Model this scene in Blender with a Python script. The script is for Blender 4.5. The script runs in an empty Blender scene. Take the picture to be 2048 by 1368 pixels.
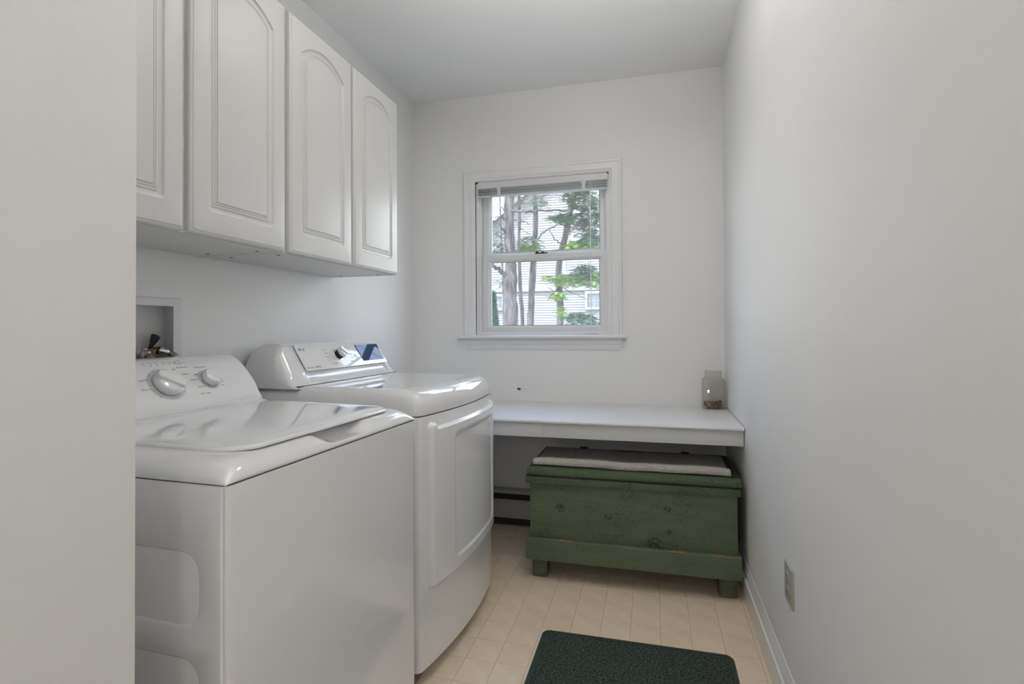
import bpy, bmesh, math, random
from mathutils import Matrix, Vector
import numpy as np
rnd = random.Random(7)
C = bpy.context.scene.collection
PI = math.pi
R = math.radians
# ---------------------------------------------------------------- camera, world, lights, exposure
H = 1.15                                   # camera height
F, CY = 1063.84, 643.693                   # focal length and principal row in pixels of the 2048x1368 frame
YAW, PITCH, ROLL = 0.258352, 0.0133957, -0.0063139
def cam_axes():
    sy, cy, sp, cp = math.sin(YAW), math.cos(YAW), math.sin(PITCH), math.cos(PITCH)
    f = Vector((-sy * cp, cy * cp, sp)); r = Vector((cy, sy, 0)); u = r.cross(f)
    cr, sr = math.cos(ROLL), math.sin(ROLL)
    return r * cr + u * sr, -r * sr + u * cr, -f
AX = cam_axes()
cam = bpy.data.cameras.new('camera'); camo = bpy.data.objects.new('camera', cam); C.objects.link(camo)
camo.matrix_world = Matrix(((AX[0].x, AX[1].x, AX[2].x, 0), (AX[0].y, AX[1].y, AX[2].y, 0), (AX[0].z, AX[1].z, AX[2].z, H), (0, 0, 0, 1)))
cam.sensor_width = 36; cam.sensor_fit = 'HORIZONTAL'; cam.lens = F / 2048 * 36
cam.shift_y = -(684 - CY) / 2048; cam.clip_start = 0.02; cam.clip_end = 300
bpy.context.scene.camera = camo
def at(x, y, Y):                           # the point seen at pixel (x, y) that stands Y metres away along the room
    d = AX[0] * ((x - 1024) / F) + AX[1] * (-(y - CY) / F) - AX[2]
    t = Y / d.y
    return Vector((d.x * t, Y, H + d.z * t))

W = bpy.data.worlds.new('sky'); bpy.context.scene.world = W; W.use_nodes = True
nt = W.node_tree; nt.nodes.clear()
wo = nt.nodes.new('ShaderNodeOutputWorld'); bg = nt.nodes.new('ShaderNodeBackground')
tc = nt.nodes.new('ShaderNodeTexCoord'); sx = nt.nodes.new('ShaderNodeSeparateXYZ'); cr = nt.nodes.new('ShaderNodeValToRGB')
nt.links.new(tc.outputs['Generated'], sx.inputs[0]); nt.links.new(sx.outputs['Z'], cr.inputs[0])
cr.color_ramp.elements[0].position = 0.0; cr.color_ramp.elements[0].color = (1.0, 1.0, 1.0, 1)
cr.color_ramp.elements[1].position = 0.75; cr.color_ramp.elements[1].color = (0.24, 0.42, 0.85, 1)
e = cr.color_ramp.elements.new(0.2); e.color = (0.86, 0.93, 1.0, 1)
nt.links.new(cr.outputs[0], bg.inputs[0]); bg.inputs[1].default_value = 6.0
nt.links.new(bg.outputs[0], wo.inputs[0])

def light(name, kind, loc, energy, color=(1, 1, 1), **kw):
    l = bpy.data.lights.new(name, kind); l.energy = energy; l.color = color
    for k, v in kw.items(): setattr(l, k, v)
    o = bpy.data.objects.new(name, l); o.location = loc; C.objects.link(o); return o
sun = light('sun', 'SUN', (0, -5, 12), 4.2, (1.0, 0.96, 0.9), angle=R(0.6))
sun.rotation_euler = Vector((0.42, 0.68, -0.85)).to_track_quat('-Z', 'Y').to_euler()
light('laundry_ceiling_lamp', 'AREA', (-0.30, 2.0, 2.565), 1.8, (1.0, 0.985, 0.965), shape='DISK', size=0.24)
bf = light('bounced_flash', 'AREA', (-0.20, 0.95, 1.74), 8.6, (1.0, 0.975, 0.945), shape='DISK', size=0.25, spread=R(110))
bf.rotation_euler = (R(180 - 20), 0, 0)
light('hall_point_fill', 'POINT', (0.25, -1.0, 1.55), 8.5, (1.0, 0.985, 0.97), shadow_soft_size=0.06)  # unseen point fill at mid height, added to lift the low surfaces
hw_ = light('hall_area_fill', 'AREA', (-0.2, -1.93, 1.45), 2.5, (1.0, 0.99, 0.975), shape='RECTANGLE', size=0.9, size_y=1.9)  # added soft fill behind the camera
hw_.rotation_euler = (R(90), 0, 0)
pw = light('window_daylight_portal', 'AREA', (-0.637, 3.26, 1.585), 1, shape='RECTANGLE', size=0.8, size_y=0.95)
pw.rotation_euler = (R(-90), 0, 0); pw.data.cycles.is_portal = True
vs = bpy.context.scene.view_settings
vs.view_transform = 'Standard'; vs.look = 'None'; vs.gamma = 1; vs.use_curve_mapping = False
vs.exposure = 0.23

# ---------------------------------------------------------------- materials
def mat(name, col, rough=0.5, noise=0.0, nscale=8, bump=0.0, bscale=60, coat=0.0, metal=0.0, spec=None, col2=None, stretch=None, rand=0.0):
    m = bpy.data.materials.new(name); m.use_nodes = True; n = m.node_tree.nodes; L = m.node_tree.links
    b = n['Principled BSDF']; b.inputs['Base Color'].default_value = (*col, 1); b.inputs['Roughness'].default_value = rough
    b.inputs['Metallic'].default_value = metal; b.inputs['Coat Weight'].default_value = coat; b.inputs['Coat Roughness'].default_value = 0.04
    if spec is not None: b.inputs['Specular IOR Level'].default_value = spec
    tcn = n.new('ShaderNodeTexCoord'); src = tcn.outputs['Object']
    if stretch:
        mp = n.new('ShaderNodeMapping'); mp.inputs['Scale'].default_value = stretch; L.new(src, mp.inputs[0]); src = mp.outputs[0]
    out = None
    if noise or col2:
        t = n.new('ShaderNodeTexNoise'); t.inputs['Scale'].default_value = nscale; t.inputs['Detail'].default_value = 6; L.new(src, t.inputs['Vector'])
        r = n.new('ShaderNodeValToRGB'); L.new(t.outputs['Fac'], r.inputs[0])
        c2 = col2 or tuple(c * (1 - noise) for c in col)
        r.color_ramp.elements[0].position = 0.35; r.color_ramp.elements[0].color = (*c2, 1)
        r.color_ramp.elements[1].position = 0.65; r.color_ramp.elements[1].color = (*col, 1)
        out = r.outputs[0]
    if rand and out:
        oi = n.new('ShaderNodeObjectInfo'); mr = n.new('ShaderNodeMapRange'); mr.inputs['To Min'].default_value = 1 - rand; mr.inputs['To Max'].default_value = 1
        L.new(oi.outputs['Random'], mr.inputs[0]); hs = n.new('ShaderNodeHueSaturation'); L.new(mr.outputs[0], hs.inputs['Value']); L.new(out, hs.inputs['Color']); out = hs.outputs[0]
    if out: L.new(out, b.inputs['Base Color'])
    if bump:
        t2 = n.new('ShaderNodeTexNoise'); t2.inputs['Scale'].default_value = bscale; t2.inputs['Detail'].default_value = 4; L.new(src, t2.inputs['Vector'])
        bp = n.new('ShaderNodeBump'); bp.inputs['Strength'].default_value = bump; bp.inputs['Distance'].default_value = 0.01
        L.new(t2.outputs['Fac'], bp.inputs['Height']); L.new(bp.outputs[0], b.inputs['Normal'])
    return m
M = {}
M['wall'] = mat('wall_paint', (0.88, 0.873, 0.86), 0.62, noise=0.015, nscale=1.5, bump=0.025, bscale=140)
M['ceiling'] = mat('ceiling_paint', (0.90, 0.90, 0.895), 0.7, bump=0.03, bscale=120)
M['trim'] = mat('trim_gloss_paint', (0.84, 0.84, 0.835), 0.28, bump=0.02, bscale=40)
M['vinyl_window'] = mat('window_vinyl', (0.78, 0.78, 0.77), 0.35)
M['enamel'] = mat('white_enamel', (0.92, 0.92, 0.925), 0.16, coat=0.6)
M['plastic'] = mat('white_gloss_plastic', (0.79, 0.79, 0.79), 0.06, coat=0.7)
M['panel'] = mat('satin_console_plastic', (0.74, 0.745, 0.76), 0.30)
M['cabinet'] = mat('cabinet_thermofoil', (0.66, 0.655, 0.64), 0.36)
M['cabinet_dark'] = mat('cabinet_gap', (0.45, 0.44, 0.42), 0.7)
M['seam'] = mat('dark_seam', (0.06, 0.055, 0.05), 0.7)
M['toe'] = mat('black_plinth', (0.035, 0.033, 0.03), 0.6)
M['black'] = mat('black_rubber', (0.015, 0.015, 0.016), 0.4)
M['knob_grey'] = mat('grey_ring_print', (0.52, 0.53, 0.56), 0.4)
M['chrome'] = mat('chrome', (0.75, 0.75, 0.76), 0.12, metal=1)
M['ink'] = mat('grey_print', (0.20, 0.20, 0.215), 0.5)
M['inkpale'] = mat('pale_grey_print', (0.42, 0.42, 0.44), 0.5)
M['lcd'] = mat('display_glass', (0.015, 0.05, 0.13), 0.03, spec=0.30)
M['brass'] = mat('aged_brass', (0.24, 0.15, 0.06), 0.35, metal=0.9, noise=0.4, nscale=60)
M['bronze'] = mat('hose_fitting', (0.42, 0.36, 0.31), 0.3, metal=0.9, noise=0.4, nscale=40)
M['boxplastic'] = mat('utility_box_plastic', (0.74, 0.74, 0.74), 0.45)
M['tile'] = mat('vinyl_floor', (0.93, 0.785, 0.60), 0.42, nscale=14, col2=(0.86, 0.71, 0.53), bump=0.05, bscale=60, rand=0.05)
M['grout'] = mat('vinyl_joint', (0.55, 0.43, 0.29), 0.6, noise=0.2, nscale=20)
M['shelf'] = mat('shelf_paint', (0.76, 0.755, 0.74), 0.3, bump=0.03, bscale=30)
M['heater'] = mat('heater_enamel', (0.52, 0.49, 0.45), 0.5)
M['outlet'] = mat('ivory_plate', (0.45, 0.44, 0.385), 0.4)
M['rope'] = mat('woven_cotton', (0.62, 0.58, 0.53), 0.9, noise=0.35, nscale=160, bump=0.3, bscale=350)
M['iron'] = mat('black_iron', (0.012, 0.011, 0.010), 0.5)
M['coin'] = mat('copper_coins', (0.33, 0.15, 0.08), 0.4, metal=0.5, col2=(0.10, 0.055, 0.035), nscale=60)
M['matborder'] = mat('mat_border', (0.035, 0.062, 0.042), 0.55, noise=0.2, nscale=60)
M['blind'] = mat('blind_slat', (0.72, 0.72, 0.71), 0.3)
M['blindmetal'] = mat('blind_slat_edge', (0.33, 0.36, 0.36), 0.3, metal=0.3)
M['chip'] = mat('brown_chip', (0.17, 0.085, 0.05), 0.8, noise=0.4, nscale=300)
M['siding'] = mat('white_clapboard', (0.215, 0.215, 0.215), 0.6)
M['extrim'] = mat('exterior_trim', (0.225, 0.23, 0.235), 0.6)
M['soffit'] = mat('grey_soffit', (0.13, 0.133, 0.136), 0.7)
M['roof'] = mat('roof_shingle', (0.30, 0.29, 0.28), 0.9, noise=0.3, nscale=6)
M['darkpane'] = mat('far_window_glass', (0.10, 0.12, 0.13), 0.05)
M['bark'] = mat('pine_bark', (0.125, 0.110, 0.10), 0.9, nscale=12, col2=(0.028, 0.024, 0.022), bump=0.8, bscale=22, stretch=(1, 1, 0.25))
M['ground'] = mat('leaf_ground', (0.25, 0.23, 0.15), 0.95, noise=0.4, nscale=2)
def leafmat(name, a, b):
    m = mat(name, a, 0.6, nscale=3.0, col2=b)
    bs = m.node_tree.nodes['Principled BSDF']; bs.inputs['Subsurface Weight'].default_value = 0
    return m
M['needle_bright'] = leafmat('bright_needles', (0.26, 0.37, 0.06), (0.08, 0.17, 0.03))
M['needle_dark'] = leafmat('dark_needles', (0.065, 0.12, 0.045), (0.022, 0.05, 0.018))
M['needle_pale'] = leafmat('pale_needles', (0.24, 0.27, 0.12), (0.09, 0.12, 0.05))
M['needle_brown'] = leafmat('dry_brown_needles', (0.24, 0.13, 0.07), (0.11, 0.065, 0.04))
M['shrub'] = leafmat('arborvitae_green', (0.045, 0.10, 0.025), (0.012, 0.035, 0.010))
# speckled mat pile
def pile_mat():
    m = mat('green_mat_pile', (0.024, 0.036, 0.028), 0.95); n = m.node_tree.nodes; L = m.node_tree.links; b = n['Principled BSDF']
    tcn = n.new('ShaderNodeTexCoord'); t = n.new('ShaderNodeTexNoise'); t.inputs['Scale'].default_value = 130; t.inputs['Detail'].default_value = 8; t.inputs['Roughness'].default_value = 0.8
    L.new(tcn.outputs['Object'], t.inputs['Vector']); r = n.new('ShaderNodeValToRGB'); L.new(t.outputs['Fac'], r.inputs[0])
    r.color_ramp.elements[0].position = 0.40; r.color_ramp.elements[0].color = (0.010, 0.017, 0.012, 1)
    r.color_ramp.elements[1].position = 0.66; r.color_ramp.elements[1].color = (0.15, 0.18, 0.155, 1)
    L.new(r.outputs[0], b.inputs['Base Color']); b.inputs['Specular IOR Level'].default_value = 0.1
    bp = n.new('ShaderNodeBump'); bp.inputs['Strength'].default_value = 0.8; bp.inputs['Distance'].default_value = 0.004; L.new(t.outputs['Fac'], bp.inputs['Height']); L.new(bp.outputs[0], b.inputs['Normal'])
    return m
M['pile'] = pile_mat()
# worn green chest paint; spots: list of (x, z, radius) dark knots in the chest's own coordinates; edges: z values where wood shows
def chest_mat(name, spots=(), edges=(), chips=0.5, base=(0.112, 0.152, 0.085)):
    m = mat(name, base, 0.55); n = m.node_tree.nodes; L = m.node_tree.links; b = n['Principled BSDF']
    tcn = n.new('ShaderNodeTexCoord'); P = tcn.outputs['Object']
    mp = n.new('ShaderNodeMapping'); mp.inputs['Scale'].default_value = (1, 1, 6); L.new(P, mp.inputs[0])
    def noise(scale, vec, det=6, rough=0.6):
        t = n.new('ShaderNodeTexNoise'); t.inputs['Scale'].default_value = scale; t.inputs['Detail'].default_value = det; t.inputs['Roughness'].default_value = rough; L.new(vec, t.inputs['Vector']); return t.outputs['Fac']
    def ramp(v, p0, p1):
        r = n.new('ShaderNodeMapRange'); r.inputs['From Min'].default_value = p0; r.inputs['From Max'].default_value = p1; L.new(v, r.inputs[0]); return r.outputs[0]
    def mth(op, a, bb):
        q = n.new('ShaderNodeMath'); q.operation = op
        for i, x in enumerate((a, bb)):
            if isinstance(x, (int, float)): q.inputs[i].default_value = x
            else: L.new(x, q.inputs[i])
        return q.outputs[0]
    def mix(f, a, bb):
        q = n.new('ShaderNodeMix'); q.data_type = 'RGBA'; L.new(f, q.inputs['Factor'])
        for s, x in (('A', a), ('B', bb)):
            if isinstance(x, tuple): q.inputs[s + '_Color' if 0 else (6 if s == 'A' else 7)].default_value = (*x, 1)
            else: L.new(x, q.inputs[6 if s == 'A' else 7])
        return q.outputs[2]
    grain = ramp(noise(5, mp.outputs[0]), 0.3, 0.7)
    col = mix(grain, tuple(c * 0.82 for c in base), tuple(c * 1.15 for c in base))
    clus = ramp(noise(5.5, P, 3), 0.46, 0.60); fine = ramp(noise(70, mp.outputs[0], 3), 0.57 , 0.62)
    fine2 = ramp(noise(130, P, 2), 0.66, 0.70)
    chip = mth('MULTIPLY', mth('MAXIMUM', mth('MULTIPLY', clus, fine), mth('MULTIPLY', fine2, 0.8)), chips)
    col = mix(chip, col, (0.018, 0.020, 0.013))
    sp = n.new('ShaderNodeSeparateXYZ'); L.new(P, sp.inputs[0])
    for (x, z, r) in spots:
        dx = mth('MULTIPLY', mth('SUBTRACT', sp.outputs[0], x), 1 / r); dz = mth('MULTIPLY', mth('SUBTRACT', sp.outputs[2], z), 1 / r * 1.2)
        d = mth('ADD', mth('MULTIPLY', dx, dx), mth('MULTIPLY', dz, dz))
        near = ramp(d, 1.0, 0.35); br = ramp(noise(120, P, 4), 0.47, 0.52)
        col = mix(mth('MULTIPLY', near, br), col, (0.040, 0.026, 0.016))
    for z in edges:
        d = mth('ABSOLUTE', mth('SUBTRACT', sp.outputs[2], z), 0)
        near = ramp(d, 0.0032, 0.001); br = ramp(noise(14, mp.outputs[0], 5), 0.52, 0.58)
        col = mix(mth('MULTIPLY', near, br), col, (0.36, 0.16, 0.05))
    L.new(col, b.inputs['Base Color'])
    bp = n.new('ShaderNodeBump'); bp.inputs['Strength'].default_value = 0.25; bp.inputs['Distance'].default_value = 0.004
    L.new(noise(22, mp.outputs[0]), bp.inputs['Height']); L.new(bp.outputs[0], b.inputs['Normal'])
    return m
M['chest_body'] = chest_mat('chest_green', spots=[(-0.412, 0.335, 0.028), (0.055, 0.365, 0.02), (0.0, 0.205, 0.05), (-0.2, 0.31, 0.02), (0.06, 0.265, 0.02)], chips=0.95)
M['chest_skirt'] = chest_mat('chest_green_skirt', edges=(0.096, 0.193), chips=0.7)
M['chest_leg'] = chest_mat('chest_green_leg', chips=0.8, base=(0.105, 0.118, 0.066))
M['chest_lid'] = chest_mat('chest_green_lid', chips=0.8, base=(0.088, 0.128, 0.068))
M['chest_top_shade'] = chest_mat('chest_green_top_shade', chips=0.6, base=(0.030, 0.040, 0.024))  # green darkened to carry the shade that the shelf throws on the lid
def glass_mat(name, tint, haze, hazecol=(0.8, 0.85, 0.9)):
    m = bpy.data.materials.new(name); m.use_nodes = True; n = m.node_tree.nodes; L = m.node_tree.links; n.clear()
    o = n.new('ShaderNodeOutputMaterial'); tr = n.new('ShaderNodeBsdfTransparent'); tr.inputs[0].default_value = (*tint, 1)
    lw = n.new('ShaderNodeLayerWeight'); lw.inputs['Blend'].default_value = 0.5; pw_ = n.new('ShaderNodeMath'); pw_.operation = 'POWER'; pw_.inputs[1].default_value = 4.0; L.new(lw.outputs['Facing'], pw_.inputs[0])
    fr = n.new('ShaderNodeMath'); fr.operation = 'MULTIPLY_ADD'; fr.inputs[1].default_value = 0.8; fr.inputs[2].default_value = 0.04; L.new(pw_.outputs[0], fr.inputs[0])
    gl = n.new('ShaderNodeBsdfGlossy'); gl.inputs['Roughness'].default_value = 0.02
    mx = n.new('ShaderNodeMixShader'); L.new(fr.outputs[0], mx.inputs[0]); L.new(tr.outputs[0], mx.inputs[1]); L.new(gl.outputs[0], mx.inputs[2])
    tl = n.new('ShaderNodeBsdfTranslucent'); tl.inputs[0].default_value = (*hazecol, 1)
    m2 = n.new('ShaderNodeMixShader'); t = n.new('ShaderNodeTexNoise'); t.inputs['Scale'].default_value = 3; t.inputs['Detail'].default_value = 4
    tcn = n.new('ShaderNodeTexCoord'); L.new(tcn.outputs['Object'], t.inputs['Vector'])
    mr = n.new('ShaderNodeMapRange'); mr.inputs['From Min'].default_value = 0.3; mr.inputs['From Max'].default_value = 0.7; mr.inputs['To Min'].default_value = haze * 0.6; mr.inputs['To Max'].default_value = haze * 1.4
    L.new(t.outputs['Fac'], mr.inputs[0]); L.new(mr.outputs[0], m2.inputs[0]); L.new(mx.outputs[0], m2.inputs[1]); L.new(tl.outputs[0], m2.inputs[2])
    L.new(m2.outputs[0], o.inputs[0]); return m
M['pane'] = glass_mat('dusty_window_glass', (0.98, 0.985, 0.98), 0.022, (0.85, 0.86, 0.86))
M['jar'] = glass_mat('jar_glass', (0.965, 0.962, 0.95), 0.0)
M['clear'] = glass_mat('clear_plastic', (0.9, 0.92, 0.92), 0.35)

# ---------------------------------------------------------------- mesh helpers
def obj(name, verts, faces, m, parent=None, smooth=None, mats=None, fmat=None):
    me = bpy.data.meshes.new(name); me.from_pydata([tuple(v) for v in verts], [], faces)
    for mm in (mats or [m]): me.materials.append(mm)
    if fmat is not None: me.polygons.foreach_set('material_index', fmat)
    bm = bmesh.new(); bm.from_mesh(me); bmesh.ops.recalc_face_normals(bm, faces=bm.faces); bm.to_mesh(me); bm.free()
    if smooth is not None:
        me.shade_smooth(); me.set_sharp_from_angle(angle=R(smooth))
    me.update()
    o = bpy.data.objects.new(name, me); C.objects.link(o)
    if parent: o.parent = parent
    return o
def tag(o, label=None, cat=None, group=None, kind=None):
    if label: o['label'] = label
    if cat: o['category'] = cat
    if group: o['group'] = group
    if kind: o['kind'] = kind
    return o
def empty(name, loc=(0, 0, 0), rz=0, **k):
    o = bpy.data.objects.new(name, None); o.location = loc; o.rotation_euler = (0, 0, rz); o.empty_display_size = 0.05; C.objects.link(o)
    tag(o, **k); return o
class MB:
    def __init__(s): s.v = []; s.f = []
    def add(s, vs, fs):
        n = len(s.v); s.v += [tuple(v) for v in vs]; s.f += [tuple(i + n for i in f) for f in fs]; return s
    def box(s, x0, x1, y0, y1, z0, z1, bev=0.0, seg=2):
        bm = bmesh.new(); bmesh.ops.create_cube(bm, size=1)
        for v in bm.verts: v.co = Vector(((x0 + x1) / 2 + v.co.x * (x1 - x0), (y0 + y1) / 2 + v.co.y * (y1 - y0), (z0 + z1) / 2 + v.co.z * (z1 - z0)))
        if bev: bmesh.ops.bevel(bm, geom=bm.edges[:], offset=bev, segments=seg, affect='EDGES', profile=0.5)
        bm.verts.index_update(); s.add([v.co.copy() for v in bm.verts], [[v.index for v in f.verts] for f in bm.faces]); bm.free(); return s
    def tube(s, pts, rad, n=8, caps=True):
        pts = [Vector(p) for p in pts]; rad = rad if isinstance(rad, (list, tuple)) else [rad] * len(pts)
        ring = []; up = None
        for i, p in enumerate(pts):
            t = (pts[min(i + 1, len(pts) - 1)] - pts[max(i - 1, 0)]).normalized()
            a = Vector((0, 0, 1)) if abs(t.z) < 0.9 else Vector((1, 0, 0))
            if up is not None: a = up
            x = a.cross(t);
            if x.length < 1e-4: x = Vector((0, 1, 0)).cross(t)
            x.normalize(); y = t.cross(x); up = y if False else None
            ring.append([p + (x * math.cos(2 * PI * k / n) + y * math.sin(2 * PI * k / n)) * rad[i] for k in range(n)])
        vs = [v for r in ring for v in r]; fs = []
        for i in range(len(pts) - 1):
            for k in range(n): fs.append((i * n + k, i * n + (k + 1) % n, (i + 1) * n + (k + 1) % n, (i + 1) * n + k))
        if caps: fs.append(tuple(range(n))); fs.append(tuple((len(pts) - 1) * n + k for k in range(n)))
        return s.add(vs, fs)
    def rings(s, loops, cap0=True, cap1=True, closed=True):
        n = len(loops[0]); vs = [v for l in loops for v in l]; fs = []
        for i in range(len(loops) - 1):
            for k in range(n if closed else n - 1): fs.append((i * n + k, i * n + (k + 1) % n, (i + 1) * n + (k + 1) % n, (i + 1) * n + k))
        if cap0: fs.append(tuple(range(n)))
        if cap1: fs.append(tuple((len(loops) - 1) * n + k for k in range(n)))
        return s.add(vs, fs)
    def lathe(s, prof, o, ax, n=32):            # prof: (r, h) along axis ax from o
        ax = Vector(ax).normalized(); a = Vector((0, 0, 1)) if abs(ax.z) < 0.9 else Vector((1, 0, 0))
        x = a.cross(ax).normalized(); y = ax.cross(x); o = Vector(o)
        return s.rings([[o + ax * h + (x * math.cos(2 * PI * k / n) + y * math.sin(2 * PI * k / n)) * r for k in range(n)] for r, h in prof])
    def grid(s, P):                             # P[i][j] points
        n, m = len(P), len(P[0])
        return s.add([p for r in P for p in r], [(i * m + j, i * m + j + 1, (i + 1) * m + j + 1, (i + 1) * m + j) for i in range(n - 1) for j in range(m - 1)])
    def build(s, name, m, parent=None, smooth=None): return obj(name, s.v, s.f, m, parent, smooth)
def box(name, x0, x1, y0, y1, z0, z1, m, parent=None, bev=0.0, smooth=None):
    return MB().box(x0, x1, y0, y1, z0, z1, bev).build(name, m, parent, 40 if bev else smooth)
def rrect(x0, x1, y0, y1, r, n=6):
    p = []
    for cx, cy, a0 in ((x1 - r, y0 + r, -90), (x1 - r, y1 - r, 0), (x0 + r, y1 - r, 90), (x0 + r, y0 + r, 180)):
        for k in range(n + 1): a = R(a0 + 90 * k / n); p.append((cx + r * math.cos(a), cy + r * math.sin(a)))
    return p
def catmull(p, k=4):
    p = [Vector(q) for q in p]; out = []
    for i in range(len(p) - 1):
        a, b, c, d = p[max(i - 1, 0)], p[i], p[i + 1], p[min(i + 2, len(p) - 1)]
        for j in range(k):
            t = j / k; out.append(0.5 * ((2 * b) + (c - a) * t + (2 * a - 5 * b + 4 * c - d) * t * t + (3 * b - a - 3 * c + d) * t ** 3))
    out.append(p[-1]); return out
sm = lambda t: 0 if t <= 0 else 1 if t >= 1 else t * t * (3 - 2 * t)
def text_obj(name, s, size, m, parent, mw, depth=0.0003, align='CENTER', bold=0.0):
    cu = bpy.data.curves.new(name, 'FONT'); cu.body = s; cu.size = size; cu.align_x = align; cu.align_y = 'CENTER'; cu.extrude = depth; cu.offset = bold
    cu.resolution_u = 2
    to = bpy.data.objects.new(name, cu); C.objects.link(to)
    me = bpy.data.meshes.new_from_object(to); me.name = name; bpy.data.objects.remove(to)
    me.transform(mw); me.materials.clear(); me.materials.append(m)
    o = bpy.data.objects.new(name, me); C.objects.link(o); o.parent = parent; return o

# ---------------------------------------------------------------- room shell
D, XR, XL, ZC = 3.08, 0.377, -1.4495, 2.575
def wall_xz(name, x0, x1, z0, z1, y0, y1, hole):     # wall in the xz plane, thickness y0..y1, hole = (x0, x1, z0, z1)
    b = MB(); a, c, d, e_ = hole
    for q in ((x0, a, z0, z1), (c, x1, z0, z1), (a, c, z0, d), (a, c, e_, z1)): b.box(q[0], q[1], y0, y1, q[2], q[3])
    return tag(b.build(name, M['wall']), kind='structure')
wall_back = wall_xz('wall_back', XL - 0.12, XR + 0.12, 0, ZC, D, D + 0.16, (-1.036, -0.235, 1.10, 2.052))
b = MB()                                            # left wall with the recess for the utility box
hy0, hy1, hz0, hz1 = 1.105, 1.358, 1.0, 1.238
for q in ((0.45, hy0, 0, ZC), (hy1, D, 0, ZC), (hy0, hy1, 0, hz0), (hy0, hy1, hz1, ZC)): b.box(XL - 0.12, XL, q[0], q[1], q[2], q[3])
tag(b.build('wall_left', M['wall']), kind='structure')
tag(box('wall_right', XR, XR + 0.12, -2.0, D, 0, ZC, M['wall']), kind='structure')
# partition that stands between the hall and the washer: its face runs along the hall, its far edge is the one in view
XS, YS = -0.690, 0.580
lp_ = [(XS - .12, -2.0), (XS, -2.0), (XS, YS - .003), (XS - .003, YS), (XL - .12, YS), (XL - .12, .45), (XS - .12, .45)]
tag(MB().rings([[(x, y, z) for x, y in lp_] for z in (0, ZC)]).build('wall_front_left', M['wall']), kind='structure')
tag(box('wall_front', XS - 0.12, XR + 0.12, -2.12, -2.0, 0, ZC, M['wall']), kind='structure')
tag(box('ceiling', XL - 0.12, XR + 0.12, -2.12, D + 0.16, ZC, ZC + 0.1, M['ceiling']), kind='structure')
floor = tag(box('floor', XL - 0.12, XR + 0.12, -2.12, D + 0.16, -0.1, -0.0012, M['grout']), kind='structure')
PX, PY, OX, OY = 0.1105, 0.1223, 0.0182, 2.140
tile_mesh = None
for j in range(-9, 8):
    for i in range(-12, 4):
        x0, y0 = OX + PX * i, OY + PY * j
        x1, y1 = x0 + PX, min(y0 + PY, D)
        x1 = min(x1, XR - 0.001)
        if y1 - y0 < 0.02 or x1 - x0 < 0.02: continue
        if x1 <= -0.70 and y0 < 2.2: continue
        full = abs(x1 - x0 - PX) < 1e-6 and abs(y1 - y0 - PY) < 1e-6
        if full and tile_mesh:
            t = bpy.data.objects.new('floor_tile', tile_mesh); C.objects.link(t)
        else:
            g = 0.0007; t = MB()
            w, d_ = x1 - x0, y1 - y0
            lo = [(g, g), (w - g, g), (w - g, d_ - g), (g, d_ - g)]; hi = [(g + .0004, g + .0004), (w - g - .0004, g + .0004), (w - g - .0004, d_ - g - .0004), (g + .0004, d_ - g - .0004)]
            t = t.rings([[(a, c, -0.002) for a, c in lo], [(a, c, -0.0004) for a, c in lo], [(a, c, 0) for a, c in hi]]).build('floor_tile', M['tile'])
            if full: tile_mesh = t.data
        t.location = (x0, y0, 0); t.parent = floor
# paint chip on back wall, small scratch marks
c0 = at(1038, 778, D)
b = MB(); pts = [(c0.x + 0.0115 * math.cos(a) * (1 + .15 * math.sin(3 * a)), c0.z + 0.007 * math.sin(a) * (1 + .2 * math.cos(5 * a)) - .002 * math.cos(a)) for a in np.linspace(0, 2 * PI, 17)[:-1]]
b.rings([[(x, D - 0.0002, z) for x, z in pts], [(x, D - 0.0016, z) for x, z in pts]]); b.build('wall_chip', M['chip'], wall_back)
b = MB().box(c0.x + .024, c0.x + .045, D - .0006, D + .0002, c0.z - .0015, c0.z - .0005); b.build('wall_scratch', M['ink'], wall_back)
# baseboard on the right wall: profile (height, protrusion)
bp_ = [(0, .014), (.088, .014), (.092, .0165), (.098, .0165), (.102, .011), (.112, .011), (.118, .0085), (.126, .0085), (.134, .004), (.146, .003), (.150, 0)]
b = MB(); y0, y1 = -1.99, D - 0.002
b.rings([[(XR - p, y, z) for z, p in bp_] + [(XR, y, 0)] for y in (y0, y1)])
tag(b.build('baseboard_right', M['trim'], None, 30), kind='structure')

# ---------------------------------------------------------------- window
win = empty('window_1', (0, D, 0), kind='structure')
wx0, wx1, wz0, wz1 = -1.036, -0.235, 1.112, 2.047
def P(dy): return dy
b = MB()                                            # casing: mitred sweep of a stepped profile (inset d from outer edge, height h off wall)
ox0, ox1, oz1 = -1.111, -0.166, 2.116
prof = [(0, 0), (0, .016), (.003, .019), (.012, .019), (.016, .016), (.044, .014), (.050, .016), (.058, .011), (.066, .010), (.070, .006), (.070, 0)]
b.rings([[(ox0 + d, -h, wz0), (ox0 + d, -h, oz1 - d), (ox1 - d, -h, oz1 - d), (ox1 - d, -h, wz0)] for d, h in prof], False, False, closed=False)
b.build('casing', M['trim'], win, 25)
b = MB(); st = [(-.0, 0), (-.036, .0), (-.041, .004), (-.043, .010), (-.041, .016), (-.036, .020), (.055, .020), (.055, 0)]
b.rings([[(x, y, wz0 - .0195 + z) for y, z in st] for x in (-1.146, -.143)]); b.build('stool', M['trim'], win, 40)
b = MB(); ap = [(0, 0), (-.004, 0), (-.010, .012), (-.010, .030), (-.014, .036), (-.014, .066), (0, .066)]
b.rings([[(x, y, 1.0265 + z) for y, z in ap] for x in (-1.103, -.172)]); b.build('apron', M['trim'], win, 30)
b = MB()                                            # jamb boards and vinyl tracks
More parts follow.
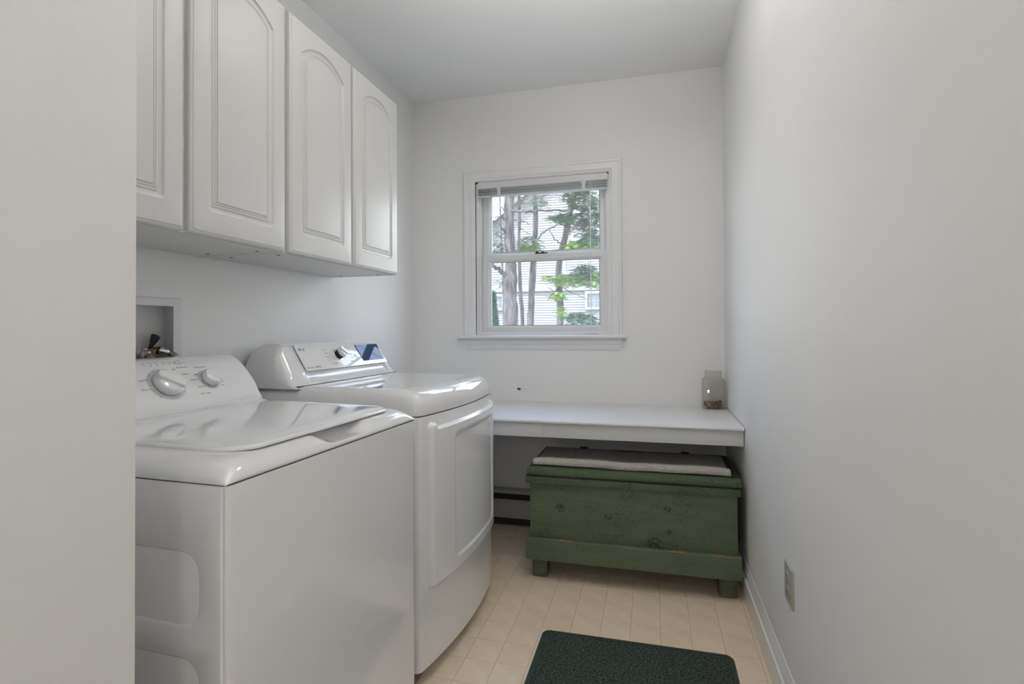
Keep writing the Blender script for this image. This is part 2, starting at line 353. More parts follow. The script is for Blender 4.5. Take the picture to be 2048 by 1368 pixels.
b.box(wx0 - .004, -1.022, .0, .16, wz0, wz1).box(-.247, wx1 + .004, .0, .16, wz0, wz1).box(wx0, wx1, .0, .16, 2.035, wz1 + .004).box(wx0, wx1, .004, .16, wz0 - .012, 1.1315)
b.build('jamb', M['trim'], win)
b = MB()
for s, x in ((1, -1.022), (-1, -.247)):
    b.box(*sorted((x, x + s * .010)), .012, .020, 1.124, 2.035).box(*sorted((x, x + s * .014)), .046, .050, 1.124, 2.035).box(*sorted((x, x + s * .014)), .078, .084, 1.124, 2.035)
b.build('jamb_track', M['vinyl_window'], win)
def sash(name, x0, x1, z0, z1, gx0, gx1, gz0, gz1, ya, yb):
    b = MB()                                        # frame ring with a sloped glazing bead
    def lp(i, y): return [(x0 + (gx0 - x0) * i, y, z0 + (gz0 - z0) * i), (x1 + (gx1 - x1) * i, y, z0 + (gz0 - z0) * i), (x1 + (gx1 - x1) * i, y, z1 + (gz1 - z1) * i), (x0 + (gx0 - x0) * i, y, z1 + (gz1 - z1) * i)]
    b.rings([lp(0, yb), lp(0, ya + .002), lp(.03, ya), lp(.72, ya), lp(.76, ya + .004), lp(1, ya + .009), lp(1, yb)], False, False)
    s = b.build(name, M['vinyl_window'], win, 25)
    g = box('glass_pane', gx0 - .003, gx1 + .003, (ya + yb) / 2, (ya + yb) / 2 + .003, gz0 - .003, gz1 + .003, M['pane'], s)
    b = MB(); b.rings([[(gx0, ya + .0085, gz0), (gx1, ya + .0085, gz0), (gx1, ya + .0085, gz1), (gx0, ya + .0085, gz1)], [(gx0 + .0035, ya + .0095, gz0 + .0035), (gx1 - .0035, ya + .0095, gz0 + .0035), (gx1 - .0035, ya + .0095, gz1 - .0035), (gx0 + .0035, ya + .0095, gz1 - .0035)], [(gx0 + .0035, ya + .014, gz0 + .0035), (gx1 - .0035, ya + .014, gz0 + .0035), (gx1 - .0035, ya + .014, gz1 - .0035), (gx0 + .0035, ya + .014, gz1 - .0035)]], False, False)
    b.build('glazing_gasket', M['blindmetal'], s)
    return s
sash('sash_upper', -1.008, -.262, 1.585, 2.034, -.956, -.293, 1.618, 2.0, .050, .078)
low = sash('sash_lower', -1.003, -.256, 1.132, 1.598, -.952, -.293, 1.170, 1.556, .020, .046)
b = MB().box(-.675, -.600, .018, .040, 1.598, 1.604, .002).box(-.668, -.655, .010, .034, 1.603, 1.611, .002).lathe([(.009, 0), (.009, .006), (.005, .009)], (-.63, .030, 1.603), (0, 0, 1), 12)
b.build('sash_lock', M['black'], win, 40)
# blind gathered at the top of the window
bl = empty('window_blind', (0, D, 2.03), label='white mini blind raised and bunched at the top of the window', cat='blind')
def bz(z): return z - 2.03
b = MB(); hr = [(-.030, 0), (-.030, -.001), (-.030, -.033), (-.027, -.035), (-.008, -.035), (-.008, 0)]
b.rings([[(x, y, z + .0015) for y, z in hr] for x in (-1.0165, -.2415)]); b.build('headrail', M['blind'], bl, 30)
for k in range(11):
    z = -.0385 - k * .0036
    b = MB(); pr = [(-.034 + .0022 * t, .0016 * math.sin(PI * t / 10)) for t in range(11)]
    up = [(y, zz + z + .0006) for y, zz in pr]; dn = [(y, zz + z - .0006) for y, zz in reversed(pr)]
    b.rings([[(x, y, q) for y, q in up + dn] for x in (-1.0145 + .0015 * (k % 2), -.243 - .001 * (k % 3))])
    b.build('slat', M['blind'] if k not in (1, 4, 5, 8) else M['blindmetal'], bl)
b = MB().box(-1.0145, -.2435, -.034, -.012, -.0865, -.078, .002); b.build('bottom_rail', M['blind'], bl, 40)
for px in (1000, 1168):
    x = at(px, 380, D - .01).x
    MB().box(x - .010, x + .010, -.0385, -.0345, -.082, -.034, .002).box(x - .014, x + .014, -.040, -.036, -.045, -.037, .001).box(x - .013, x + .013, -.040, -.036, -.086, -.079, .001).build('rail_clip', M['blind'], bl, 40)
x = at(984, 500, D - .025).x
MB().tube([(x, -.041, -.035), (x + .001, -.040, -.45), (x, -.040, -.86)], .0022, 6).build('tilt_wand', M['clear'], bl, 60)
x = at(1181, 500, D - .025).x
MB().tube([(x, -.039, -.035), (x + .001, -.0385, -.5), (x, -.038, -.905)], .0011, 5).tube([(x + .004, -.039, -.035), (x + .0035, -.0385, -.5), (x + .004, -.038, -.905)], .0011, 5).build('lift_cord', M['blind'], bl, 60)
pts = []                                           # the loose end of the cord, coiled on the stool
for k in range(60):
    t = k / 59; a = t * 2 * PI * 3.2
    pts.append((x - .005 + (.030 + .010 * math.sin(2.3 * a)) * math.cos(a) + .012 * t, -.020 + .008 * math.sin(a), wz0 - 2.03 + .004 + .006 * abs(math.sin(1.5 * a)) + .003 * t))
MB().tube([(x, -.038, -.905), (x - .004, -.03, wz0 - 2.03 + .012)] + pts, .0014, 5).build('coiled_cord', M['blind'], bl, 60)

# ---------------------------------------------------------------- wall cabinets
XF = -1.11
def arch_loop(w, z0, z1, rise, d, r, nb=6, ns=8, na=20, nc=4):
    """closed loop in (y, z): straight bottom and sides, segmental arch on top, inset by d; r = lower corner radius"""
    hw = w / 2; Rr = (hw * hw + rise * rise) / (2 * rise); zc = z1 - Rr
    h2 = hw - d; R2 = Rr - d; zs = zc + math.sqrt(max(R2 * R2 - h2 * h2, 0)); zb = z0 + d; rr = max(r - d, 0.0005)
    L = []
    for k in range(nb): L.append((-h2 + rr + (2 * h2 - 2 * rr) * k / nb, zb))
    for k in range(nc): a = R(-90 + 90 * k / nc); L.append((h2 - rr + rr * math.cos(a), zb + rr + rr * math.sin(a)))
    for k in range(ns): L.append((h2, zb + rr + (zs - zb - rr) * k / ns))
    a0 = math.atan2(zs - zc, h2)
    for k in range(na): a = a0 + (PI - 2 * a0) * k / na; L.append((R2 * math.cos(a), zc + R2 * math.sin(a)))
    for k in range(ns): L.append((-h2, zs + (zb + rr - zs) * k / ns))
    for k in range(nc): a = R(180 + 90 * k / nc); L.append((-h2 + rr + rr * math.cos(a), zb + rr + rr * math.sin(a)))
    return L
def rect_like(L, w, z0, z1, nb=6, ns=8, na=20, nc=4):
    """rectangle loop with the same point count as arch_loop so that both can be bridged"""
    hw = w / 2; out = []; n1 = nb; n2 = nb + nc; n3 = n2 + ns; n4 = n3 + na; n5 = n4 + ns
    for i, (y, z) in enumerate(L):
        if i < n1: out.append((-hw + w * (i + .0) / (n1 + 1), z0) if i else (-hw + .02, z0))
        elif i < n2: out.append((hw - .02 + .02 * (i - n1 + 1) / nc, z0))
        elif i < n3: out.append((hw, z0 + (z1 - z0) * (i - n2 + .5) / ns * .98))
        elif i < n4: t = (i - n3) / (na); out.append((hw - w * t, z1))
        elif i < n5: out.append((-hw, z1 - (z1 - z0) * (i - n4) / ns * .98))
        else: out.append((-hw, z0 + .02 - .02 * (i - n5 + .5) / nc))
    return out
def cabinet_door(yc, w, z0, z1, parent, name='door', cy=0):
    x0 = XF - .019; T = XF; b = MB()
    pw, pz0, pz1, rise = w - .112, z0 + .064, z1 - .055, .052
    L0 = arch_loop(pw, pz0, pz1, rise, 0, .014)
    def rl(ins, x): return [(x, yc + y - cy, z) for y, z in rect_like(L0, w - 2 * ins, z0 + ins, z1 - ins)]
    loops = [rl(.0, x0), rl(0, T - .010), rl(.0012, T - .0062), rl(.004, T - .0035), rl(.0075, T - .0028), rl(.0095, T - .0005), rl(.012, T)]
    pr = [(0, 0), (.0018, -.002), (.004, -.0042), (.008, -.0055), (.014, -.0055), (.0165, -.003), (.0195, -.0028), (.0205, -.0042), (.0225, -.0042), (.0235, -.0022), (.026, -.002), (.0265, -.0032), (.0285, -.003), (.0300, -.0002), (.032, 0)]
    for d, h in pr: loops.append([(T + h, yc + y - cy, z) for y, z in arch_loop(pw, pz0, pz1, rise, d, .014)])
    b.rings(loops, True, True)
    return b.build(name, M['cabinet'], parent, 22)
def cabinet(y0, y1, doors, label):
    e = empty('wall_cabinet', (0, 0, 0), label=label, cat='cabinet', group='wall cabinets over the washer and dryer')
    z0, z1 = 1.395, 2.170; xb = XL + .001; xf = XF - .020; t = .016
    b = MB().box(xb, xf, y0, y0 + t, z0, z1, .0006, 1).box(xb, xf, y1 - t, y1, z0, z1, .0006, 1).box(xb, xb + .006, y0 + t, y1 - t, z0 + .004, z1).box(xb, xf, y0 + t, y1 - t, z1 - t, z1)
    b.build('carcass', M['cabinet'], e, 40)
    ys_ = [y0] + [q for d0, d1 in doors for q in (d0 + .03, d1 - .03)] + [y1]
    b = MB()
    for k in range(0, len(ys_), 2): b.box(xf, xf + .0008, ys_[k], ys_[k + 1], z0, z1)
    b.build('face_frame', M['cabinet'], e)
    b = MB().box(xb + .006, xf - .001, y0 + t + .0004, y1 - t - .0004, z0 + .001, z0 + .016); b.build('bottom_panel', M['cabinet'], e)
    MB().box(xb + .006, xf - .002, y0 + .006, y0 + t, z0 - .0004, z0 + .001).build('carcass_edge', M['cabinet'], e)
    for dy0, dy1 in doors: cabinet_door((dy0 + dy1) / 2, dy1 - dy0, 1.397, 2.173, e)
    for x, y in ((-1.365, y0 + .045), (-1.18, y0 + .045), (-1.372, y1 - .045), (-1.185, y1 - .045)):
        MB().lathe([(.0052, -.0006), (.0052, .001)], (x, y, z0 + .0004), (0, 0, 1), 12).build('screw_hole', M['seam'], e)
    return e
cabinet(0.689, 1.4365, [(0.693, 1.056), (1.0735, 1.431)], 'near white wall cabinet with two arched doors, cut off by the wall edge at left')
cabinet(1.4375, 2.186, [(1.4515, 1.8135), (1.8265, 2.192)], 'far white wall cabinet with two arched doors, above the dryer beside the corner')

# ---------------------------------------------------------------- utility box with taps
ub = empty('washer_outlet_box', (XL, 1.23, 1.0), label='white recessed plastic water outlet box in the wall above the washer, brass taps inside', cat='utility box')
def Q(x, y, z): return (x, y - 1.23, z - 1.0)
b = MB(); oy0, oy1, oz0, oz1 = 1.095, 1.366, .985, 1.2525; iy0, iy1, iz0, iz1 = 1.126, 1.3352, 1.012, 1.227
def fr(y0, y1, z0, z1, x): return [Q(x, y0, z0), Q(x, y1, z0), Q(x, y1, z1), Q(x, y0, z1)]
b.rings([fr(oy0, oy1, oz0, oz1, .0005), fr(oy0 + .002, oy1 - .002, oz0 + .002, oz1 - .002, .005), fr(oy0 + .010, oy1 - .010, oz0 + .01, oz1 - .01, .006), fr(iy0, iy1, iz0, iz1, .004), fr(iy0, iy1, iz0, iz1, .0), fr(iy0 - .015, iy1 + .016, iz0 - .003, iz1 + .004, -.048)], False, True)
b.build('box_shell', M['boxplastic'], ub, 30)
tp = MB().lathe([(.010, 0), (.010, .05), (.013, .052), (.013, .078), (.010, .080)], Q(-.026, 1.282, 1.014), (0, 0, 1), 10)
tp.tube([Q(-.026, 1.248, 1.090), Q(-.026, 1.316, 1.092)], .0105, 10).lathe([(.014, 0), (.014, .010)], Q(-.026, 1.282, 1.078), (0, 0, 1), 6).lathe([(.012, 0), (.012, .009)], Q(-.026, 1.298, 1.091), (0, 1, 0), 6)
tp.build('mixing_valve', M['brass'], ub, 40)
MB().lathe([(.0062, 0), (.0066, .010), (.0095, .016), (.0135, .036), (.0115, .040)], Q(-.022, 1.279, 1.101), (.12, .42, 1), 10).build('valve_handle', M['black'], ub, 35)
for yc, dd in ((1.246, (.85, .15, -.5)), (1.308, (.6, .75, -.35))):
    dv = Vector(dd).normalized(); o_ = Vector(Q(-.022, yc, 1.092))
    MB().lathe([(.0145, 0), (.0155, .003), (.0155, .012), (.011, .014), (.011, .018), (.0135, .019), (.0135, .027), (.010, .029)], o_, dv, 14).build('hose_coupling', M['chrome'], ub, 30)
    p = [o_ + dv * .024, o_ + dv * .036 + Vector((0, 0, -.001)), o_ + dv * .046 + Vector((.004, 0, -.008)), o_ + dv * .052 + Vector((.008, 0, -.03)), Vector((.016, o_.y + .03, -.05)), Vector((.016, o_.y + .03, -.15))]
    MB().tube(catmull(p, 4), .0092, 10).build('water_hose', M['bronze'], ub, 60)

# ---------------------------------------------------------------- washer (local frame: x = outwards from its front, y = along the front, z up)
W_ = 0.683
wm = empty('washing_machine', (-.6957, .7445, 0), -R(2.1), label='white top loading washing machine in the foreground with two round dials on its console', cat='washing machine')
BK = -.716
def plan(v1, r=.014, n=5, u0=.003, u1=W_): return [(x, y) for x, y in rrect(BK, v1, u0, u1, r, n)]
b = MB(); b.rings([[(x, y, z) for x, y in plan(0)] for z in (.035, .8865)]); b.build('body', M['enamel'], wm, 40)
b = MB()                                            # pressed near side panel with two recessed fields
def field(z0, z1, ra, rb):
    y = .0026; rect = [(BK + .01, z0), (-.012, z0), (-.012, z1), (BK + .01, z1)]
    L = rrect(-.40, -.0555, ra, rb, .042, 6)
    n = 7; out = []
    for i in range(28):
        c = i // n; k = i % n
        cx, cz = [(-.012, z0), (-.012, z1), (BK + .01, z1), (BK + .01, z0)][c]
        x, z = L[i]
        if c == 0: out.append((x, z0) if k < 3 else ((cx, cz) if k == 3 else (cx, z)))
        elif c == 1: out.append((cx, z) if k < 3 else ((cx, cz) if k == 3 else (x, cz)))
        elif c == 2: out.append((x, cz) if k < 3 else ((cx, cz) if k == 3 else (cx, z)))
        else: out.append((cx, z) if k < 3 else ((cx, cz) if k == 3 else (x, cz)))
    def ins(d, yy):
        return [(x, yy, z) for x, z in rrect(-.40 + d, -.0555 - d, ra + d, rb - d, .042 - d, 6)]
    b.rings([[(x, .0, z) for x, z in out], ins(0, .0), ins(.0025, .0014), ins(.006, .0048), ins(.0085, .0058)], False, True)
for a in ((.612, .8865, .637, .771), (.42, .612, .4535, .5875)): field(*a)
b.add([(BK + .01, 0, .037), (-.012, 0, .037), (-.012, 0, .42), (BK + .01, 0, .42)], [(0, 1, 2, 3)])
b.add([(-.012, 0, .037), (-.012, 0, .8865), (-.008, .003, .8865), (-.008, .003, .037)], [(0, 1, 2, 3)])
b.build('side_panel', M['enamel'], wm, 30)
for x in (-.08, -.64):
    for y in (.06, .62): MB().lathe([(.022, 0), (.022, .012), (.012, .016), (.012, .036)], (x, y, 0), (0, 0, 1), 12).build('foot', M['black'], wm, 30)
box('seam_strip', BK + .004, -.004, .006, W_ - .003, .8862, .8895, M['seam'], wm)
prof = catmull([(BK, .8892), (BK, .98), (BK, 1.055), (-.706, 1.068), (-.685, 1.0745), (-.662, 1.0735), (-.638, 1.066), (-.612, 1.049), (-.58, 1.0147), (-.55, .9785), (-.528, .9545), (-.515, .9435), (-.505, .9385), (-.495, .9385), (-.488, .9362), (-.478, .9345), (-.454, .9330), (-.30, .9295), (-.15, .927), (-.07, .9255), (-.045, .9235), (-.028, .919), (-.014, .911), (-.005, .902), (-.0005, .8935), (-.0008, .8892)], 3)
WP = [(q[0], q[1]) for q in prof if -.70 < q[0] < -.3]
us = sorted(set([0, .0006, .002, .004, .007, .011, .016, .022, .03, .04, .05, .06] + list(np.linspace(.08, .60, 40)) + [W_ - q for q in (.06, .05, .04, .03, .022, .016, .011, .007, .004, .002, .0006, 0)]))
def side_g(u, wd, r, p=2.4):
    t = min(u, wd - u) / r
    return 1 if t >= 1 else max(0, 1 - (1 - t) ** p) ** (1 / p)
G = []
for u in us:
    row = []
    for q in prof:
        v, z = q[0], q[1]; h = z - .8892
        r = .055 if z < .945 else .055 + (.016 - .055) * sm((z - .945) / .05)
        z2 = .8892 + h * side_g(u, W_, r, 2.0 if z < .95 else 2.4)
        S = sm((u - .262) / .05) * sm((.475 - u) / .07) * sm((v + .085) / .045)
        z2 -= S * max(0, z2 - .8985) * .93
        row.append((v, u, z2))
    G.append(row)
b = MB().grid(G)
b.build('top_cover', M['plastic'], wm, 60)
b = MB()                                            # lid
def lid_loop(d, dz):
    L = []
    for x, y in rrect(-.468 + d, -.020 - d, .050 + d, .633 - d, max(.058 - d, .004), 8):
        if x > -.25: x -= .030 * (abs(y - .3415) / .29) ** 3 * sm((x + .25) / .2)
        if y < .34: y += .012 * sm((x + .468) / .4)
        L.append((x, y, .9325 + dz + (.0045 if dz > -.004 else 0) * sm((-.05 - x) / .4)))
    return L
b.rings([lid_loop(.004, -.0085), lid_loop(0, -.0065), lid_loop(0, -.0035), lid_loop(.0015, -.001), lid_loop(.005, .0008), lid_loop(.012, .0016), lid_loop(.045, .0022)], True, True)
b.build('lid', M['plastic'], wm, 50)
SL = 1.2; NRM = Vector((SL, 0, 1)).normalized(); UPS = Vector((-1, 0, SL)).normalized()
def wp(u, v, off=0.0, v0=-.58, z0=1.0147, s=SL, nrm=NRM): return Vector((v, u, z0 - s * (v - v0))) + nrm * off
def pmat(u, v, off, v0, z0, s):
    n = Vector((s, 0, 1)).normalized(); up = Vector((-1, 0, s)).normalized(); p = Vector((v, u, z0 - s * (v - v0))) + n * off
    X = Vector((0, 1, 0)); return Matrix(((X.x, up.x, n.x, p.x), (X.y, up.y, n.y, p.y), (X.z, up.z, n.z, p.z), (0, 0, 0, 1)))
def knob(c, n, up, r, h, ring_r, parent, fin_ang, black=False, nm='dial'):
    a = MB().lathe([(ring_r, -.004), (ring_r, .0006), (ring_r - .001, .0012), (r * .7, .0014)], c, n, 40).build('dial_ring', M['knob_grey'] if not black else M['chrome'], parent, 40)
    e = MB()
    if black:
        MB().lathe([(r * .93, .002), (r * .93, h * .55)], c, n, 36).build('dial_collar', M['black'], parent, 40)
        e.lathe([(r * .9, h * .55), (r, h * .57), (r, h * .9), (r * .95, h * 1.0), (r * .6, h * 1.04)], c, n, 40)
    else:
        e.lathe([(r * .96, .0022), (r, .004), (r, .010), (r * .97, .016), (r * .86, .021), (r * .6, .0235)], c, n, 44)
    # grip fin: tapered bar across the cap
    X = Vector((0, 1, 0)); ca, sa = math.cos(fin_ang), math.sin(fin_ang); dx = X * ca + up * sa; dy = -X * sa + up * ca
    h0, h1 = (h * .85, h * 1.22) if black else (.014, h)
    def pt(a_, b_, hh): return c + dx * a_ + dy * b_ + n * hh
    Lb = [(r * .97 * math.cos(t), (r * .34 if abs(math.sin(t)) > .35 else r * .34 * abs(math.sin(t)) / .35) * (1 if math.sin(t) > 0 else -1)) for t in np.linspace(0, 2 * PI, 25)[:-1]]
    e.rings([[pt(x, y, h0) for x, y in Lb], [pt(x * .97, y * .9, h1 - .002) for x, y in Lb], [pt(x * .93, y * .75, h1) for x, y in Lb]])
    e.build(nm, M['plastic'], parent, 35)
knob(wp(.375, -.5745), NRM, UPS, .040, .030, .051, wm, R(-38))
knob(wp(.512, -.5755), NRM, UPS, .027, .024, .0335, wm, R(-38))
for u, v in ((.3495, -.6237), (.3693, -.6238), (.3883, -.624), (.4078, -.6242), (.4263, -.6244), (.4692, -.6283), (.4688, -.6223)):
    z = float(np.interp(v, [q[0] for q in WP], [q[1] for q in WP])); MB().lathe([(.0016, -.001), (.0016, .0006)], (v, u, z), (.75, 0, .66), 10).build('indicator_light', M['ink'], wm)
nb_ = Vector((.75, 0, .66)).normalized()
MB().lathe([(.0095, -.003), (.0095, .0015), (.0085, .0025), (.0075, .0018), (.004, .0016)], (-.6256, .4507, float(np.interp(-.6256, [q[0] for q in WP], [q[1] for q in WP]))), nb_, 28).build('start_button', M['knob_grey'], wm, 40)
wprof = WP
def wz_(v):
    for (a, za), (c, zc_) in zip(wprof, wprof[1:]):
        if a <= v <= c: t = (v - a) / (c - a + 1e-9); return za + (zc_ - za) * t, -(zc_ - za) / (c - a + 1e-9)
    return 1.0147, 1.2
def wtext(s, u, v, size=.0062, m='inkpale', up=0):
    z, sl = wz_(v); z2, _ = wz_(v - .003); z3, _ = wz_(v + .003); sl = (z2 - z3) / .006
    text_obj('printed_label', s, size, M[m], wm, pmat(u, v, .0007, v, z, sl), depth=.0002)
for s, u, v in (('Start/Pause', .4507, -.6105), ('Normal', .344, -.5505), ('Bedding', .389, -.6072), ('Towels', .360, -.6015), ('Light', .421, -.6062), ('Delicates', .4475, -.5925), ('Tub Clean', .4625, -.5775), ('Speed Wash', .4745, -.5615), ('Rinse + Spin', .472, -.5458), ('Heavy Duty', .318, -.587), ('Deep Wash', .3145, -.568), ('Temperature', .506, -.6070), ('Cold', .478, -.589), ('Warm', .545, -.567), ('Hot', .5435, -.5595)):
    wtext(s, u, v, .0075 if s in ('Temperature', 'Start/Pause') else .0058, 'inkpale', .0004 if v > -.6 else -.0012)
for s, u in (('Soak', .3495), ('Wash', .3693), ('Rinse', .3883), ('Spin', .4078), ('Lid', .4263)):
    wtext(s, u, -.6315, .0052)
for k in range(13):                                 # ticks around the big dial
    a = R(-40 + 22 * k); c = wp(.375, -.5745, .0013); X = Vector((0, 1, 0)); d = X * math.cos(a) + UPS * math.sin(a); t_ = -X * math.sin(a) + UPS * math.cos(a)
    q = [c + d * .043 + t_ * .0004, c + d * .049 + t_ * .0004, c + d * .049 - t_ * .0004, c + d * .043 - t_ * .0004]
    MB().rings([q, [p + NRM * .0003 for p in q]]).build('dial_tick', M['ink'], wm)

# ---------------------------------------------------------------- dryer
DW = .702
dm = empty('clothes_dryer', (-.73, 1.577, 0), -R(2.3), label='white front loading dryer behind the washer with a blue reflecting display', cat='dryer')
def bow(u): t = min(max(u / DW, 0), 1); return .036 * 4 * t * (1 - t) * (1 - .0) if True else 0
def dplan(off=0, z=0, r=.02, bk=-.70):
    L = [(bk, 0), (bk, DW)]
    for k in range(25):
        u = DW - DW * k / 24; e_ = min(u, DW - u); rr = -r * (1 - min(e_ / r, 1)) ** 2.2 if e_ < r else 0
        L.append((bow(u) + rr + off, u))
    us_ = [x for x in L]; return us_
def dense_front(off, inset=0, r=.018, n=40, bk=-.70):
    L = [(bk + inset, inset), (bk + inset, DW - inset)]
    for k in range(n + 1):
        s = k / n; s = .5 - .5 * math.cos(PI * s); u = DW - inset - (DW - 2 * inset) * s; e_ = min(u - inset, DW - inset - u)
        rr = -r * (1 - math.sqrt(max(0, 1 - (1 - e_ / r) ** 2))) if e_ < r else 0
        L.append((bow(u) + rr + off - inset, u))
    return L
b = MB(); b.rings([[(x, y, z) for x, y in dense_front(0, i)] for z, i in ((.045, .003), (.048, 0), (.8655, 0))]); b.build('body', M['enamel'], dm, 40)
b = MB(); b.rings([[(x, y, z) for x, y in dense_front(-.055, .02)] for z in (.012, .046)]); b.build('plinth', M['toe'], dm, 40)
for x in (-.08, -.62):
    for y in (.06, .64): MB().lathe([(.022, 0), (.022, .010), (.012, .014), (.012, .03)], (x, y, 0), (0, 0, 1), 12).build('foot', M['black'], dm, 30)
b = MB(); b.rings([[(x, y, z) for x, y in dense_front(-.003, .003)] for z in (.865, .8695)]); b.build('seam_strip', M['seam'], dm, 40)
prof = catmull([(-.70, .8692), (-.70, .92), (-.699, .944), (-.69, .9505), (-.50, .9515), (-.30, .9515), (-.12, .9505), (-.075, .9492), (-.050, .9460), (-.030, .9385), (-.016, .928), (-.007, .914), (-.002, .898), (0, .884), (0, .8692)], 4)
us = sorted(set([0, .0006, .002, .004, .007, .011, .016, .022, .03, .04, .05, .062] + list(np.linspace(.08, .622, 34)) + [DW - q for q in (.062, .05, .04, .03, .022, .016, .011, .007, .004, .002, .0006, 0)]))
G = []
for u in us:
    e_ = min(u, DW - u); r = .03; rr = -r * (1 - math.sqrt(max(0, 1 - (1 - e_ / r) ** 2))) if e_ < r else 0
    G.append([(q[0] + (bow(u) + rr) * sm((q[0] + .5) / .45), u, .8692 + (q[1] - .8692) * side_g(u, DW, .045, 2.3)) for q in prof])
MB().grid(G).build('top_panel', M['plastic'], dm, 60)
# console
prof = catmull([(-.70, .944), (-.70, 1.06), (-.695, 1.085), (-.675, 1.0975), (-.64, 1.1015), (-.605, 1.1005), (-.588, 1.0975), (-.577, 1.0905)], 4) + \
       [Vector(p) for p in ((-.5725, 1.0855), (-.5672, 1.0778), (-.548, 1.0495), (-.5279, 1.0208), (-.512, .9985), (-.5085, .9935), (-.5075, .9915), (-.504, .9870), (-.500, .9820), (-.494, .9745), (-.488, .9670), (-.483, .9620), (-.477, .9570), (-.470, .9530), (-.4655, .9505), (-.4655, .944))]
us = sorted(set([0.002, .003, .005, .008, .012, .017, .023, .03, .038, .047, .057, .068, .08, .093, .097, .101, .105] + list(np.linspace(.12, .64, 30)) + [.655, .660, .665] + [DW - .002 - q for q in (.03, .024, .018, .012, .008, .005, .003, .001, 0)]))
G = []
for u in us:
    row = []
    for q in prof:
        v, z = q; r = .085 if u < DW / 2 else .03
        t = min((u - .002) / r if u < DW / 2 else (DW - .002 - u) / r, 1); g = max(0, 1 - (1 - t) ** 2.3) ** (1 / 2.3)
        z2 = .944 + (z - .944) * g
        cv = sm((u - .095) / .008) * sm((.664 - u) / .012)
        if -.5078 < v < -.466 and z < .9925: v2 = v - .014 * cv * math.sin(PI * min(1, (.9925 - z) / .036)) ** .6
        else: v2 = v
        row.append((v2, u, z2))
    G.append(row)
b = MB().grid(G); n_ = len(prof); nu = len(us)
b.add([], []); b.f.append(tuple(range(n_))); b.f.append(tuple((nu - 1) * n_ + k for k in range(n_)))
b.build('console', M['plastic'], dm, 45)
MB().rings([[(x, y, z) for x, y in ((-.690, .006), (-.4668, .012), (-.4668, DW - .012), (-.690, DW - .006))] for z in (.9475, .9530)]).build('console_seam', M['seam'], dm)
SD = 1.45; ND = Vector((SD, 0, 1)).normalized(); UD = Vector((-1, 0, SD)).normalized()
def dp(u, v, off=0.0): return Vector((v, u, 1.018 - SD * (v + .5194))) + ND * off
def slab(L, o0, o1, name, m, ch=.0006):
    cu = sum(p[0] for p in L) / len(L); cv = sum(p[1] for p in L) / len(L)
    sh = [(cu + (u - cu) * .995, cv + (v - cv) * .985) for u, v in L]
    return MB().rings([[dp(u, v, o0) for u, v in L], [dp(u, v, o1 - ch) for u, v in L], [dp(u, v, o1) for u, v in sh]]).build(name, M[m], dm, 30)
slab([(.104, -.506), (.672, -.506), (.6775, -.509), (.690, -.566), (.688, -.5715), (.682, -.5735), (.120, -.5735), (.1115, -.571), (.1085, -.566)], -.001, .0016, 'control_panel', 'plastic')
Ls = [(.4918, -.5165), (.6582, -.5161), (.6651, -.5627), (.4903, -.5632)]
MB().rings([[dp(u, v, .001) for u, v in Ls], [dp(u, v, .0022 + .0040 * (v < -.54)) for u, v in Ls]]).build('display_screen', M['lcd'], dm)
knob(dp(.345, -.5400, .0014), ND, UD, .0225, .030, .029, dm, R(-52), True)
text_obj('lettering', 'LG', .0125, M['ink'], dm, pmat(.1475, -.5590, .0019, -.5194, 1.018, SD), bold=.0002)
MB().lathe([(.0062, 0), (.0062, .0004)], dp(.1275, -.5594, .0016), ND, 28).build('round_emblem', M['ink'], dm)
text_obj('lettering', 'L', .0085, M['plastic'], dm, pmat(.1272, -.5597, .0022, -.5194, 1.018, SD), depth=.0001)
text_obj('lettering', 'Sensor Dry', .0088, M['inkpale'], dm, pmat(.134, -.5133, .0019, -.5194, 1.018, SD))
for u in (.168, .180, .191): MB().lathe([(.0042, 0), (.0042, .0004), (.0030, .0004), (.0028, 0)], dp(u, -.5136, .0016), ND, 20).build('symbol', M['ink' if u < .17 else 'inkpale'], dm)
for k, (u, v, s) in enumerate([(.268, -.556, 'Heavy Duty'), (.268, -.546, 'Bedding'), (.268, -.536, 'Bulky/Large'), (.268, -.526, 'Towels'), (.290, -.518, 'Cotton/Normal'), (.405, -.558, 'Perm Press'), (.418, -.549, 'Delicates'), (.424, -.539, 'Small Load'), (.424, -.529, 'Air Dry'), (.41, -.519, 'Time Dry')]):
    text_obj('printed_label', s, .0058, M['inkpale'], dm, pmat(u, v, .0018, -.5194, 1.018, SD))
MB().lathe([(.008, 0), (.008, .001), (.007, .0016)], dp(.452, -.5335, .0016), ND, 24).build('power_button', M['plastic'], dm, 40)
